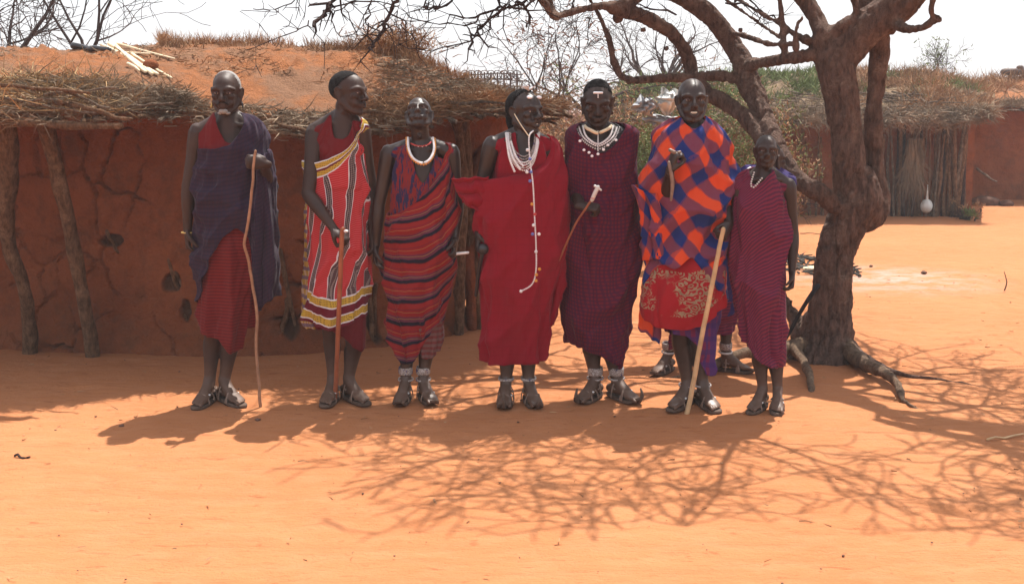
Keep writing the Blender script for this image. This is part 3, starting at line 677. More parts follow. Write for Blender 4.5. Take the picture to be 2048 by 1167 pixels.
# things at its wall
yb = Yb - .22
mb = MB(); c = U(1853, 412, yb); r = 11.5 / ppm(yb); V, f = sphere(22, 14); V = V * r * np.array((1, 1, 1.12)); a_ = np.arctan2(V[:, 1], V[:, 0]); V *= (1 + .07 * np.cos(a_ * 8))[:, None]; mb.add(V + c, f)
tube(mb, [c + (0, 0, r), c + (0, 0, r + .16), c + (0, 0, r + .22)], [.022, .008, .005], 8); tag(mb.build('net_bag', M['plastic']), 'pale round bundle in a net bag hanging low on the stake wall', 'bag')
c = U(1830, 290, yb); P = c + (rg.random((900, 3)) - .5) * (.2, .1, .2); d = np.tile([0, 0, -3.], (900, 1)); d[:, 0] += rg.normal(size=900) * .35
ob = blades('straw_bundle', P, .52, M['strawgrey'], None, .005, .0, .3, d, rg); del ob['kind']; tag(ob, 'dry straw bundle tied against the stake wall above the pale net bag', 'straw bundle')
ob = stick_mesh(U(1955, 338, Yb + 1.2), U(1993, 363, Yb + 1.0), .022, .014, 5, .02, 6, fr_).build('loose_branch', M['greypole']); tag(ob, 'pale crooked branch sticking out near the second far wall', 'branch')

hut3 = empty('mud_hut', G(2010, 402), 'farthest hut at the right edge with plain mud wall and thatch fringe', 'hut')
Y3 = G(2000, 400)[1]
wx = np.linspace(U(1900, 400, Y3)[0], U(2500, 400, Y3)[0], 160); wz = np.linspace(-.05, 1.62, 60)
Xf, Zf = np.meshgrid(wx, wz, indexing='ij'); Yf = Y3 + .05 * fbm(Xf * 1.5, Zf * 1.5, 3, 5)
V_, F_ = grid_mesh(Xf, Yf, Zf); mesh_np('wall', V_, F_, M['mud2'], hut3)
at3 = mound(hut3, 1850, 2500, [(1850, 195), (1950, 168), (2048, 162), (2200, 165), (2500, 190)], [(1850, 222), (1950, 214), (2048, 214), (2500, 225)], Y3 - .4, Y3 + 3, 'roof', 47)
scatter(at3, 1900, 2200, 0, .1, 3500, .2, 'strawgrey', hut3, 'eave_thatch', .1, -9, .008, 2, 4); scatter(at3, 1880, 2200, .3, 1.1, 4500, .2, 'drygrass', hut3, 'dead_grass', 1, -.1, .008, 2, 4)
for k in range(26):
    a = at3(np.array([1945 + k * 8.]), np.array([0.]))[0]; stick_mesh(a + (0, .4, -.02), a + (fr_.normal() * .1, -.2 - .15 * fr_.random(), -.06), .018, .012, 4, .01, 5, fr_, 1).build('roof_pole', M['greypole'], hut3)
mb = MB(); a = at3(np.array([2035.]), np.array([.9]))[0]; tube(mb, [a + (-.25, 0, .12), a + (.4, 0, .14)], [.07, .06], 8); ball(mb, a + (.05, 0, .20), (.07, .06, .05)); tag(mb.build('roof_bundle', M['wire']), 'dark bundle lying on the roof of the farthest hut', 'bundle')
mb = MB(); a = np.array(G(1960, 408)); ball(mb, a + (0, -.2, .05), (.25, .15, .1)); ball(mb, a + (.3, -.3, .03), (.12, .1, .06)); tag(mb.build('stone', M['stone']), 'brown stone heap at the foot of the farthest hut wall', 'stone')

# ---------------------------------------------------------------- shrubs and bare trees
def leaf_cloud(name, C, rad, n, L, mat, parent, wd=.012, seed=1, stuff=True):
    r_ = np.random.default_rng(seed); k = max(4, n // 90); cc = r_.normal(size=(k, 3)) * .42
    P = cc[r_.integers(k, size=n)] + r_.normal(size=(n, 3)) * .15
    P = np.asarray(C) + P * np.asarray(rad); P = P[P[:, 2] > -.02]
    return blades(name, P, L, M[mat], parent, wd, 1., 1., None, r_)
def grow(mb, p, d, r, L, lev, r_, gr=-.02, wig=.28, kids=(2, 4), n=6, tips=None, zmin=None, minr=.0025, flat=0., lim=None):
    pts = [p]; rad = [r]; q = p.copy(); dd = norm(d); steps = 4
    for i in range(steps):
        dd = norm(dd + r_.normal(size=3) * wig * .6 + np.array((0, 0, gr))); 
        if flat: dd[2] *= (1 - flat); dd = norm(dd)
        if zmin is not None and q[2] + dd[2] * L / steps < zmin: dd[2] = abs(dd[2]) * .5 + .05
        if lim is not None:
            if q[1] - .43 * q[2] < lim[0] + .45 * float(perlin(q[0] * 1.1, 3.3)): dd[1] = abs(dd[1])
            if q[0] - .23 * q[2] < lim[1]: dd[0] = abs(dd[0])
        q = q + dd * L / steps; pts.append(q); rad.append(max(minr, r * (1 - .55 * (i + 1) / steps)))
    tube(mb, pts, rad, n, 1, cap=lev > 2)
    if lev <= 0:
        if tips is not None: tips.append(q)
        return
    for i in range(int(r_.integers(kids[0], kids[1]))):
        j = int(r_.integers(1, steps + 1)); b = pts[j]; ax = r_.normal(size=3); ax = norm(ax - dd * ax.dot(dd))
        nd = norm(dd * .75 + ax * (.55 + .5 * r_.random()))
        grow(mb, b, nd, max(minr, rad[j] * (.62 + .2 * r_.random())), L * (.62 + .2 * r_.random()), lev - 1, r_, gr, wig, kids, max(3, n - 1), tips, zmin, minr, flat, lim)
    grow(mb, pts[-1], dd, rad[-1], L * .75, lev - 1, r_, gr, wig, kids, max(3, n - 1), tips, zmin, minr, flat, lim)
def bare_tree(px, Y, hgt, label, seed, lev=4, r=.06, mat='twig', leaves=None, zb=0., kids=(2, 4), trunkfrac=.3, spread=.28, cat='tree', lean=0., droop=0.03):
    b = U(px, 300, Y); b[2] = zb; root = empty('bare_tree', b, label, cat, 'bare trees beyond the huts'); r_ = np.random.default_rng(seed)
    t = MB(); top = b + (lean * hgt * trunkfrac, 0, hgt * trunkfrac); tube(t, [b - (0, 0, .1), (b + top) / 2 + (r_.normal() * .05, 0, 0), top], [r * 1.2, r, r * .9], 8, 3); t.build('trunk', M[mat], root)
    br = MB(); tips = []
    for k in range(4):
        a = k * 1.57 + r_.random(); grow(br, top, np.array((math.cos(a) * spread * 2 + lean, math.sin(a) * spread, 1)), r * .75, hgt * .30, lev, r_, droop, .35, kids, 5, tips, minr=.0035)
    tag(br.build('branches', M[mat], root), kind='stuff')
    if leaves:
        T = np.array(tips); i = r_.integers(len(T), size=leaves[0]); P = T[i] + r_.normal(size=(leaves[0], 3)) * leaves[2]; tag(blades('foliage', P, leaves[1], M[leaves[3]], root, .008, .5, 1., None, r_), kind='stuff')
    return root
bare_tree(28, 11.0, 3.3, 'bare tree with low forked trunk at the far left above the near hut roof', 3, 4, .05, zb=.3, trunkfrac=.42, spread=.5, lean=-.15)
bare_tree(172, 11.5, 3.4, 'slender bare tree with violet trunk rising behind the pale poles', 8, 3, .024, zb=.3, trunkfrac=.5, spread=.4, lean=.04)
bare_tree(95, 13., 3.6, 'thin bare sapling between the two bare trees at the far left', 11, 3, .014, zb=.3, trunkfrac=.4, spread=.45)
bare_tree(1078, 15, 2.9, 'tall spindly bare shrub behind the beaded man in crimson', 15, 3, .03, zb=0, trunkfrac=.42, spread=.35)
bare_tree(1190, 16, 2.75, 'bare tree with drooping reddish dead leaves above the man in maroon', 18, 4, .045, zb=0, leaves=(2200, .09, .10, 'brown'), trunkfrac=.5, spread=.5, droop=-.10)
bare_tree(1310, 24, 3.0, 'small fan-shaped bare tree far behind between the near tree limbs', 22, 4, .11, zb=0, trunkfrac=.55, spread=1.1, droop=.0)
bare_tree(1130, 17, 2.3, 'low tangled bare bush beyond the roof sticks of the near hut', 29, 3, .03, zb=0, trunkfrac=.3, spread=.6)
bare_tree(1872, 21.5, 1.1, 'small leafy sapling standing on the far hut roof ridge', 31, 3, .012, zb=1.75, leaves=(160, .10, .05, 'green'), trunkfrac=.3, spread=.3)
bare_tree(1835, 21, .7, 'tiny leafy weed left of the sapling on the far roof', 35, 2, .008, zb=1.8, leaves=(50, .09, .04, 'green'), trunkfrac=.3, spread=.3)
def shrub(px, Y, w, h, label, mats, n, L, seed, zc=None):
    b = U(px, 300, Y); b[2] = 0; root = empty('shrub', b, label, 'shrub', 'shrubs between the huts'); r_ = np.random.default_rng(seed); st = MB()
    for k in range(9): grow(st, b + (r_.normal() * w * .3, r_.normal() * .2, 0), np.array((r_.normal() * .5, r_.normal() * .3, 1)), .014, h * .33, 3, r_, .0, .35, (2, 3), 4, minr=.003)
    tag(st.build('branches', M['twig'], root), kind='stuff')
    for k, (m, fr0) in enumerate(mats): leaf_cloud('foliage', b + (0, 0, h * .42), (w, .7, h * .50), int(n * fr0 * 2.6), L * .52, m, root, .006, seed + k)
shrub(1120, 12.5, 1.0, 1.75, 'dry brown brush between the near hut and the man in maroon', [('drygrass', .7), ('green', .15), ('strawgrey', .5)], 7000, .10, 51)
shrub(1235, 13, .9, 1.72, 'mixed green and brown bush behind the man in maroon', [('green', .5), ('drygrass', .5)], 6500, .10, 52)
shrub(1300, 12.2, .5, 1.5, 'dark leafy bush under the pale plastic sheets', [('green', 1.), ('brown', .2)], 5000, .09, 53)
shrub(1430, 13, .9, 1.85, 'green bush behind the head of the smiling man', [('green', .9), ('drygrass', .4)], 6500, .10, 54)
shrub(1060, 11.2, .45, 1.6, 'dry thorn bush just right of the near hut', [('drygrass', .8), ('strawgrey', .6)], 4500, .09, 55)
shrub(1550, 15.5, .6, 1.2, 'low dry shrub in front of the stake wall behind the boy', [('drygrass', 1.)], 1500, .1, 57)
shrub(1946, YF - .5, .14, .26, 'small green plant at the corner of the stake wall', [('green', .6), ('drygrass', .4)], 160, .1, 58)
def sheet(pxs, Y, mat, label, seed):
    mb = MB(); r_ = np.random.default_rng(seed); c = U(*pxs[0], Y); W, H = pxs[1][0] / ppm(Y), pxs[1][1] / ppm(Y)
    u, v = np.meshgrid(np.linspace(-1, 1, 18), np.linspace(-1, 1, 18), indexing='ij'); rr = np.maximum(np.abs(u), np.abs(v)); th = np.arctan2(v, u)
    X = c[0] + rr * np.cos(th) * W * (1 + .7 * perlin(np.cos(th) * 1.6 + seed, np.sin(th) * 1.6)); Z = c[2] + rr * np.sin(th) * H * (.8 + .7 * perlin(np.cos(th) * 1.6, np.sin(th) * 1.6, seed)); Yc = Y - .10 * (1 - rr ** 2) + .10 * fbm(u * 2, v * 2, seed, 3)
    V, f = grid_mesh(X, Yc, Z); mb.add(V, f); V2 = V + (0, .06, 0); mb.add(V2, f[:, ::-1]); ob = mb.build('plastic_sheet', M[mat]); tag(ob, label, 'plastic sheet', 'plastic on the bush'); return ob
sheet([(1340, 200), (26, 24)], 11.2, 'plastic', 'white crumpled plastic draped on the bush beside the smiling man', 3)
sheet([(1290, 212), (20, 26)], 11.2, 'grime', 'grey crumpled plastic on the bush left of the white one', 6)
sheet([(1325, 240), (30, 16)], 11.3, 'grime', 'dull grey plastic below the white piece on the bush', 9)
# rusty wire fence seen over the end of the roof
fen = empty('wire_fence', G(985, 420), 'rusty wire fence with looped top seen above the near hut roof end', 'fence'); yf = 13.
for k in range(9):
    a = U(930 + k * 13, 146, yf); mb = MB(); tube(mb, [np.array((a[0], yf, 0)), a], [.012, .01], 6); mb.build('fence_post', M['wire'], fen)
    mb = MB(); c = a + (0, 0, -.02); tube(mb, [c + (math.cos(t) * .05, 0, math.sin(t) * .05) for t in np.linspace(0, 2 * math.pi, 10)], np.full(10, .006), 4); mb.build('wire_loop', M['wire'], fen)
for py in (148, 160, 172): mb = MB(); tube(mb, [U(925 + 15 * k, py + 1.5 * math.sin(k), yf) for k in range(9)], np.full(9, .007), 4); mb.build('wire', M['wire'], fen)
# far scrub, one mass
n = 16000; X = rg.random(n) * 140 - 60; Yy = 34 + rg.random(n) ** 2 * 50; zt = np.clip(1.1 + .7 * fbm(X * .12, Yy * .12, 3, 3), .2, 2.0); P = np.stack([X, Yy, rg.random(n) * zt], 1)
tag(blades('scrubland', P, .7, M['brown'], None, .06, 1., 1., None, rg), kind='stuff')

# ---------------------------------------------------------------- the big acacia
YT = G(1655, 712)[1]
tree = empty('acacia_tree', G(1655, 712), 'large bare thorn tree with twisted forked trunk right of the boy', 'tree')
K = ppm(YT)
def limb(mb, pts, n=12, sub=6, dy=0.):
    """pts: px, py, radius px, depth offset m"""
    P = [U(a, b, YT + d + dy) for a, b, r, d in pts]; tube(mb, P, [.95 * r / ppm(YT + d) for a, b, r, d in pts], n, sub)
tk = MB()
limb(tk, [(1650, 735, 95, 0), (1652, 712, 78, 0), (1654, 670, 55, 0), (1660, 620, 44, 0), (1665, 550, 38, 0), (1672, 500, 38, 0), (1690, 450, 44, 0), (1712, 405, 52, 0), (1712, 370, 46, 0)], 18)
limb(tk, [(1705, 420, 38, 0), (1698, 340, 33, -.04), (1694, 270, 29, -.05), (1684, 200, 34, -.05), (1672, 140, 38, -.03), (1660, 100, 34, 0), (1645, 70, 22, 0), (1632, 35, 18, .05), (1606, -5, 18, .1), (1570, -50, 15, .15), (1530, -110, 13, .2)], 16)
limb(tk, [(1735, 430, 34, .05), (1752, 400, 26, .08), (1750, 330, 19, .1), (1746, 260, 20, .1), (1750, 190, 20, .1), (1757, 130, 22, .1), (1758, 90, 23, .08), (1750, 50, 26, .03)], 14)
limb(tk, [(1672, 130, 34, 0), (1700, 95, 34, -.02), (1730, 60, 36, -.04), (1770, 28, 38, -.06), (1810, -2, 34, -.1), (1860, -50, 27, -.2), (1930, -110, 20, -.4)], 14)
limb(tk, [(1655, 80, 14, 0), (1680, 55, 13, -.05), (1705, 40, 14, -.05), (1730, 30, 16, -.04)], 10)
limb(tk, [(1782, 45, 15, -.1), (1815, 58, 9, -.25), (1845, 55, 9, -.35), (1868, 42, 10, -.4), (1879, 40, 8, -.4), (1872, 36, 8, -.4), (1862, 22, 7, -.42), (1866, 0, 7, -.45), (1872, -30, 6, -.5)], 8)
limb(tk, [(1700, 430, 26, -.02), (1672, 410, 18, -.1), (1640, 385, 17, -.15), (1600, 362, 15, -.12), (1566, 318, 17, 0), (1540, 262, 19, .15), (1518, 210, 22, .3), (1497, 160, 24, .4), (1484, 122, 21, .45), (1462, 84, 21, .5), (1432, 44, 20, .5), (1395, 12, 19, .5), (1345, -12, 17, .5), (1280, -20, 15, .5), (1200, -30, 14, .45), (1130, -60, 12, .4)], 14)
limb(tk, [(1580, 360, 17, -.05), (1530, 290, 14, .1), (1490, 235, 16, .25), (1450, 205, 15, .35), (1418, 190, 14, .4), (1395, 170, 15, .42), (1384, 148, 12, .45), (1376, 115, 13, .45), (1362, 88, 13.5, .4), (1338, 62, 14, .35), (1306, 42, 14, .3), (1278, 30, 13, .25), (1236, 18, 15, .2), (1205, 12, 9, .1), (1160, 20, 8, 0), (1125, 30, 8, -.1), (1108, 36, 7, -.15), (1090, 8, 7, -.2), (1060, -16, 6, -.25), (1000, -40, 6, -.3)], 12)
limb(tk, [(1112, 32, 6, -.14), (1100, 4, 6, -.1), (1104, -30, 5, -.1)], 8)
limb(tk, [(1240, 18, 14, .2), (1270, -4, 13, .25), (1300, -20, 12, .3)], 10)
limb(tk, [(1488, 158, 13, .4), (1440, 152, 9, .42), (1390, 154, 8, .40), (1330, 156, 8, .35), (1275, 160, 8, .3), (1250, 157, 7.5, .28), (1236, 140, 7, .28), (1226, 118, 7, .27), (1218, 80, 5.5, .25), (1206, 48, 5, .24), (1192, 20, 4.5, .24), (1176, -6, 4.5, .2), (1160, -50, 4, .2)], 9)
limb(tk, [(1640, 105, 18, 0), (1610, 112, 13, 0), (1570, 118, 11, .05), (1530, 124, 11, .2), (1500, 130, 12, .35)], 10)
limb(tk, [(1568, 112, 9, .05), (1566, 60, 7, .08), (1562, 20, 7, .1), (1555, -20, 7, .1), (1550, -70, 6, .1)], 8)
limb(tk, [(1625, 85, 10, 0), (1604, 78, 8, .02), (1560, 48, 6, .1), (1510, 20, 5, .2), (1470, -6, 5, .3), (1420, -40, 5, .3)], 8)
limb(tk, [(1560, 75, 5, .1), (1520, 48, 4.5, .2), (1470, 12, 4, .3), (1430, -14, 4, .4)], 7)
limb(tk, [(1585, 88, 5, .0), (1540, 88, 6, .1), (1500, 75, 5.5, .3), (1468, 66, 6, .45)], 7)
limb(tk, [(1592, 96, 7, -.05), (1590, 66, 5, -.06), (1598, 44, 5, -.05), (1604, 36, 4, -.05)], 7)
limb(tk, [(1715, 40, 9, -.05), (1710, 8, 9, -.08), (1695, -30, 8, -.1), (1660, -90, 8, -.1)], 8)
limb(tk, [(1735, 0, 24, .1), (1770, -60, 22, .3), (1790, -140, 18, .6)], 10)
limb(tk, [(1640, 730, 45, .05), (1610, 690, 22, .08), (1592, 640, 13, .15), (1572, 605, 9, .2), (1556, 570, 6, .25)], 9)
for px, py, r in [(1290, 158, 4), (1333, 98, 8), (1286, 60, 6), (1378, 60, 0), (1635, 62, 10), (1612, 78, 9), (1236, 36, 11), (1782, 60, 10), (1700, 62, 9), (1668, 56, 9), (1716, 300, 8), (1672, 240, 7), (1480, 60, 6), (1732, 560, 0)]:
    if r: ball(tk, U(px, py, YT - .02 + (.3 if px < 1400 else 0)), r / K)
me = remesh(tk, .011, 2)
V = np.zeros(len(me.vertices) * 3, np.float32); me.vertices.foreach_get('co', V); V = V.reshape(-1, 3); N = np.zeros_like(V); me.vertex_normals.foreach_get('vector', N.ravel()) if False else None
N = np.array([v.normal for v in me.vertices])
rel = np.clip((1 - (V[:, 2] - .6) / 2.4), .25, 1)
dd = (.020 * fbm(V[:, 0] * 6, V[:, 1] * 6, V[:, 2] * 2.6, 3) - .020 * np.clip(1 - 4 * np.abs(fbm(V[:, 0] * 13, V[:, 1] * 13, V[:, 2] * 3.2, 3)), 0, 1) + .012 * np.abs(fbm(V[:, 0] * 26, V[:, 1] * 26, V[:, 2] * 14, 3)) + .018 * perlin(V[:, 0] * 2.5, V[:, 1] * 2.5, V[:, 2] * 1.5)) * rel
V = V + N * dd[:, None]; me.vertices.foreach_set('co', V.astype(np.float32).ravel()); me.update()
link('trunk', me, M['bark'], tree)
def root(pts, mat='bark'):
    mb = MB(); tube(mb, [G(a, b) + (0, 0, z) for a, b, r, z in pts], [.82 * r / K for a, b, r, z in pts], 10, 5, jit=lambda V: .012 * fbm(V[:, 0] * 9, V[:, 1] * 9, V[:, 2] * 9, 2)[:, None]); mb.build('root', M[mat], tree)
root([(1672, 708, 30, .10), (1705, 728, 20, .06), (1735, 748, 15, .05), (1768, 762, 13, .05), (1795, 782, 9, .035), (1806, 802, 6, .0), (1835, 812, 3, -.008), (1870, 826, 2, -.02)], 'bark_pale')
root([(1690, 705, 20, .07), (1745, 738, 9, .035), (1810, 752, 5, .01), (1890, 760, 3.5, .003), (1960, 772, 3, -.01)])
root([(1620, 712, 26, .08), (1592, 720, 16, .08), (1606, 738, 11, .05), (1618, 760, 9, .04), (1624, 782, 7, -.01)], 'bark_pale')
root([(1640, 706, 30, .06), (1560, 718, 18, .06), (1500, 726, 14, .07), (1440, 740, 12, .05), (1390, 750, 8, .02), (1330, 758, 5, -.02)], 'bark_pale')
# crown: limbs spread flat above the picture; the ground shows its shadow
r_ = np.random.default_rng(77); cr = MB(); T0 = lambda px, py, d: U(px, py, YT + d)
starts = [((1530, -110, .2), (-.5, .25, .5), .042), ((1930, -110, -.4), (.55, -.15, .55), .062), ((1930, -110, -.4), (.7, -.7, .3), .05), ((1130, -60, .4), (-.75, -.1, .25), .038), ((1000, -40, -.3), (-1, -.1, .12), .020), ((1660, -90, -.1), (-.3, -.8, .6), .034), ((1790, -140, .6), (.4, .7, .6), .055), ((1790, -140, .6), (.0, .9, .4), .04),
          ((1420, -40, .3), (-.5, -.8, .4), .022), ((1872, -30, -.5), (.4, -1, .5), .024), ((1550, -70, .1), (-.2, -1, .5), .03), ((1430, -14, .4), (-.6, .5, .5), .018), ((1860, -50, -.2), (.2, -1, .45), .05), ((1280, -20, .5), (-.3, .9, .5), .04), ((1770, -60, .3), (.8, .2, .5), .045), ((1770, -60, .3), (.1, -1, .75), .045), ((1930, -110, -.4), (.95, -.35, .25), .055), ((1860, -50, -.2), (.6, -.9, .5), .045), ((1872, -30, -.5), (.9, -.5, .45), .032), ((1200, -30, .45), (-.5, .6, .6), .03)]
for (a, b, d), dr, r in starts:
    px_ = a
    grow(cr, T0(a, b, d), np.array(dr), r, 1.05 if r > .03 else .8, 4 if r > .021 else 3, r_, -.01, .42, (2, 4), 6, None, 2.62, .006, .12, (4.15 if px_ < 1750 else 3.85, -1.25))
tag(cr.build('branches', M['bark'], tree), kind='stuff')
# twigs that hang into the top of the picture
tw = MB()
def twig(pts, r0, r1, Y, spur=True, lv=1):
    P = [U(a + r_.normal() * 1.5, b + r_.normal() * 1.5, Y + .05 * r_.normal()) for a, b in pts]; P, _ = resample(P, np.ones(len(P)), 3); P = P + r_.normal(size=P.shape) * .007
    rad = np.linspace(r0, r1, len(P)) / ppm(Y); rad = rad * (1 + .3 * (np.arange(len(P)) % 2)); tube(tw, P, rad, 5, 1)
    if spur:
        for i in range(1, len(P)):
            for _ in range(2):
                if r_.random() < .42:
                    d = norm(P[i] - P[i-1]); ax = r_.normal(size=3); ax = norm(ax - d * ax.dot(d)); L = (.05 + .16 * r_.random() ** 2) * (1 if lv else .5)
                    q = P[i] + (ax + d * .5) * L * .6; e = q + (ax * .5 + d + r_.normal(size=3) * .5) * L * .6
                    tube(tw, [P[i], q, e], [rad[i] * .6, rad[i] * .5, .0018], 4, 1)
                    if L > .1: 
                        for s_ in (-1, 1): tube(tw, [q, q + r_.normal(size=3) * .05], [.003, .0016], 3, 1)
Yt = YT - .6
for pts, a, b in [([(795, -30), (790, 0), (782, 28), (764, 62), (752, 82), (743, 96)], 3.5, 3), ([(690, -30), (672, -4), (655, 12), (645, 30), (622, 50)], 3.5, 3.5), ([(622, 48), (600, 60), (560, 78), (500, 100)], 1.2, .7),
                  ([(1060, -30), (1048, 4), (1010, 15), (975, 24), (940, 38), (905, 26)], 3, 1.4), ([(1010, 14), (962, 55), (955, 78), (946, 70), (935, 95)], 2.6, 2.2), ([(975, 22), (930, 50), (880, 48), (820, 36)], 1.8, 1), ([(912, -20), (895, 6), (860, 16), (850, 12)], 2.6, 1.6),
                  ([(952, 74), (900, 92), (850, 100), (800, 88)], 1.4, .8), ([(1030, 0), (1052, 18), (1056, 40), (1058, 52)], 2.4, 2), ([(745, -20), (740, 20), (735, 50), (760, 66)], 1.7, 1.2), ([(735, 50), (728, 70), (700, 40), (690, 10)], 1.3, .8), ([(764, 62), (800, 52), (830, 85), (832, 110)], 1.2, .7), ([(655, 12), (700, 6), (760, 4), (800, 10)], 1.6, 1), ([(880, -20), (858, 2), (842, 14)], 2, 1.3), ([(1080, -10), (1056, 16), (1020, 14), (980, 24)], 2.4, 1.5),
                  ([(1176, 28), (1177, 46), (1180, 80), (1182, 90)], 1.1, .7), ([(1450, 10), (1500, 8), (1530, 30), (1560, 38)], 2, 1.3), ([(1350, 30), (1300, 15), (1270, 5)], 2, 1.), ([(1500, -10), (1520, 20), (1524, 34)], 1.6, 1.1), ([(600, -20), (580, 10), (540, 22), (510, 20)], 1.2, .8), ([(1840, 10), (1822, -10)], 2, 1.5), ([(740, -10), (700, 10), (668, 40), (680, 70)], 1.4, .9), ([(1140, 16), (1155, -2), (1165, -20)], 2, 1.2)]:
    twig(pts, a, b, Yt if pts[0][0] < 1100 else YT + .2)
tag(tw.build('twigs', M['twig'], tree), kind='stuff')
mb = MB(); tube(mb, [U(1636, 572, YT - .12), U(1622, 590, YT - .13), U(1600, 625, YT - .05), U(1584, 655, YT - .0), U(1568, 684, YT + .05)], [5 / K, 4.5 / K, 4 / K, 4 / K, 3 / K], 8, 3); tag(mb.build('cord', M['rope']), 'black cord stretched down the left side of the tree trunk', 'cord')

# ---------------------------------------------------------------- small things on the ground
n = 700; P = np.stack([cl(-3.6, 5.5, n), 3. + 8 * rg.random(n), np.full(n, .006)], 1); d = np.stack([rg.normal(size=n), rg.normal(size=n), rg.random(n) * .03], 1) * 4
blades('leaf_litter', P, .035, M['drygrass'], None, .003, .02, .2, d, rg)
r_ = np.random.default_rng(9)
def pebble(mb, c, r): 
    V, f = sphere(7, 5); V = V * (1 + .25 * r_.normal(size=(len(V), 1))) * r * np.array((1, 1, .55)); mb.add(V + c, f)
mb = MB()
for k in range(420):
    x, y = r_.random() * 9 - 3.5, 2.8 + 7 * r_.random() ** 1.2; pebble(mb, np.array((x, y, .002)), .0022 + .005 * r_.random() ** 3)
tag(mb.build('pebbles', M['stone']), kind='stuff')
for (px, py, r, lab) in [(1848, 547, .030, 'dark stone alone on the bright sand right of the tree'), (243, 853, .014, 'small dark stone on the sand near the old man\'s shadow'), (1742, 533, .02, 'small dark stone near the trunk beside the ash patch'), (515, 840, .012, 'tiny dark clod just in front of the old man\'s stick')]:
    mb = MB(); pebble(mb, G(px, py) + (0, 0, r * .3), r); tag(mb.build('stone', M['stone']), lab, 'stone')
mb = MB()
for k in range(160):
    a = r_.random() * 6.28; q = r_.random() ** .5; c = G(1628, 535) + np.array((math.cos(a) * .36 * q, math.sin(a) * .9 * q, .01)); tube(mb, [c, c + (r_.normal() * .06, r_.normal() * .06, .02)], [.014 * r_.random() + .004, .005], 5)
tag(mb.build('charcoal', M['ash']), kind='stuff')
mb = MB(); pebble(mb, G(1621, 543) + (0, 0, .03), .055); tag(mb.build('stone', M['polelight']), 'pale yellow stone in the charcoal left of the tree', 'stone')
mb = MB(); tube(mb, [G(2009, 580), G(2008, 580) + (.02, 0, .07), G(2008, 580) + (-.01, 0, .16)], [.006, .005, .003], 5, 2); tag(mb.build('twig', M['twig']), 'thin twig stuck upright in the bright sand at the right', 'twig')
for (x0, y0, x1, y1, lab) in [(1975, 882, 2046, 872, 'pale twig lying on the sand near the right edge'), (1600, 468, 1640, 470, 'short stick on the sand left of the tree trunk'), (30, 915, 60, 918, 'dark short twig on the sand at the lower left edge')]:
    mb = stick_mesh(G(x0, y0) + (0, 0, .01), G(x1, y1) + (0, 0, .012), .006, .004, 5, .012, 6, r_); tag(mb.build('twig', M['sticklight' if x0 > 1900 else 'twig']), lab, 'twig')

#@@PEOPLE@@
# ================================================================== PEOPLE
def rotm(yaw=0, pitch=0, roll=0):
    a, b, c = R(yaw), R(pitch), R(roll)
    Rz = np.array([[math.cos(a), -math.sin(a), 0], [math.sin(a), math.cos(a), 0], [0, 0, 1]])
    Rx = np.array([[1, 0, 0], [0, math.cos(-b), -math.sin(-b)], [0, math.sin(-b), math.cos(-b)]])
    Ry = np.array([[math.cos(c), 0, math.sin(c)], [0, 1, 0], [-math.sin(c), 0, math.cos(c)]])
    return Rz @ Rx @ Ry
def hand(mb, w, d, n, side, curl=40, k=1.0, spread=1.0, thumb=50):
    """w wrist, d towards the knuckles, n the way the palm faces, side +1/-1 thumb side along d x n"""
    d = norm(np.asarray(d, float)); n = np.asarray(n, float); n = norm(n - d * n.dot(d)); s = np.cross(d, n) * side
    tube(mb, [w - d * .02 * k, w + d * .01 * k, w + d * .045 * k, w + d * .088 * k], np.array([(.021, .019), (.027, .019), (.037, .0165), (.036, .0135)]) * k, 12, 3, side=s)
    for i, (off, L) in enumerate(((.029, .066), (.010, .078), (-.009, .073), (-.027, .058))):
        p = w + d * (.080 - .003 * abs(i - 1.2)) * k + s * off * k; q = [p - d * .02 * k, p]; dd = d + s * .10 * (1.5 - i) * spread * .6; dd = norm(dd); c = 0
        for j, fr0 in enumerate((.45, .32, .23)):
            c += R(curl * (1.0, 1.15, .8)[j]); v = dd * math.cos(c) + n * math.sin(c); q.append(q[-1] + v * L * fr0 * k)
        tube(mb, q, np.array([.0095, .0098, .0090, .0082, .0066]) * k, 8, 3)
    b = w + d * .022 * k + s * .026 * k; t1 = norm(d * .55 + s * .75 + n * .35); t2 = norm(d * .85 + s * .1 + n * math.sin(R(thumb)))
    if curl > 60: t1 = norm(d * .55 + s * .35 + n * .65); t2 = norm(d * .35 - s * .45 + n * .45)
    tube(mb, [b - d * .012 * k, b + t1 * .028 * k, b + t1 * .042 * k + t2 * .022 * k, b + t1 * .042 * k + t2 * .048 * k], np.array([.014, .0125, .0105, .0085]) * k, 8, 3)
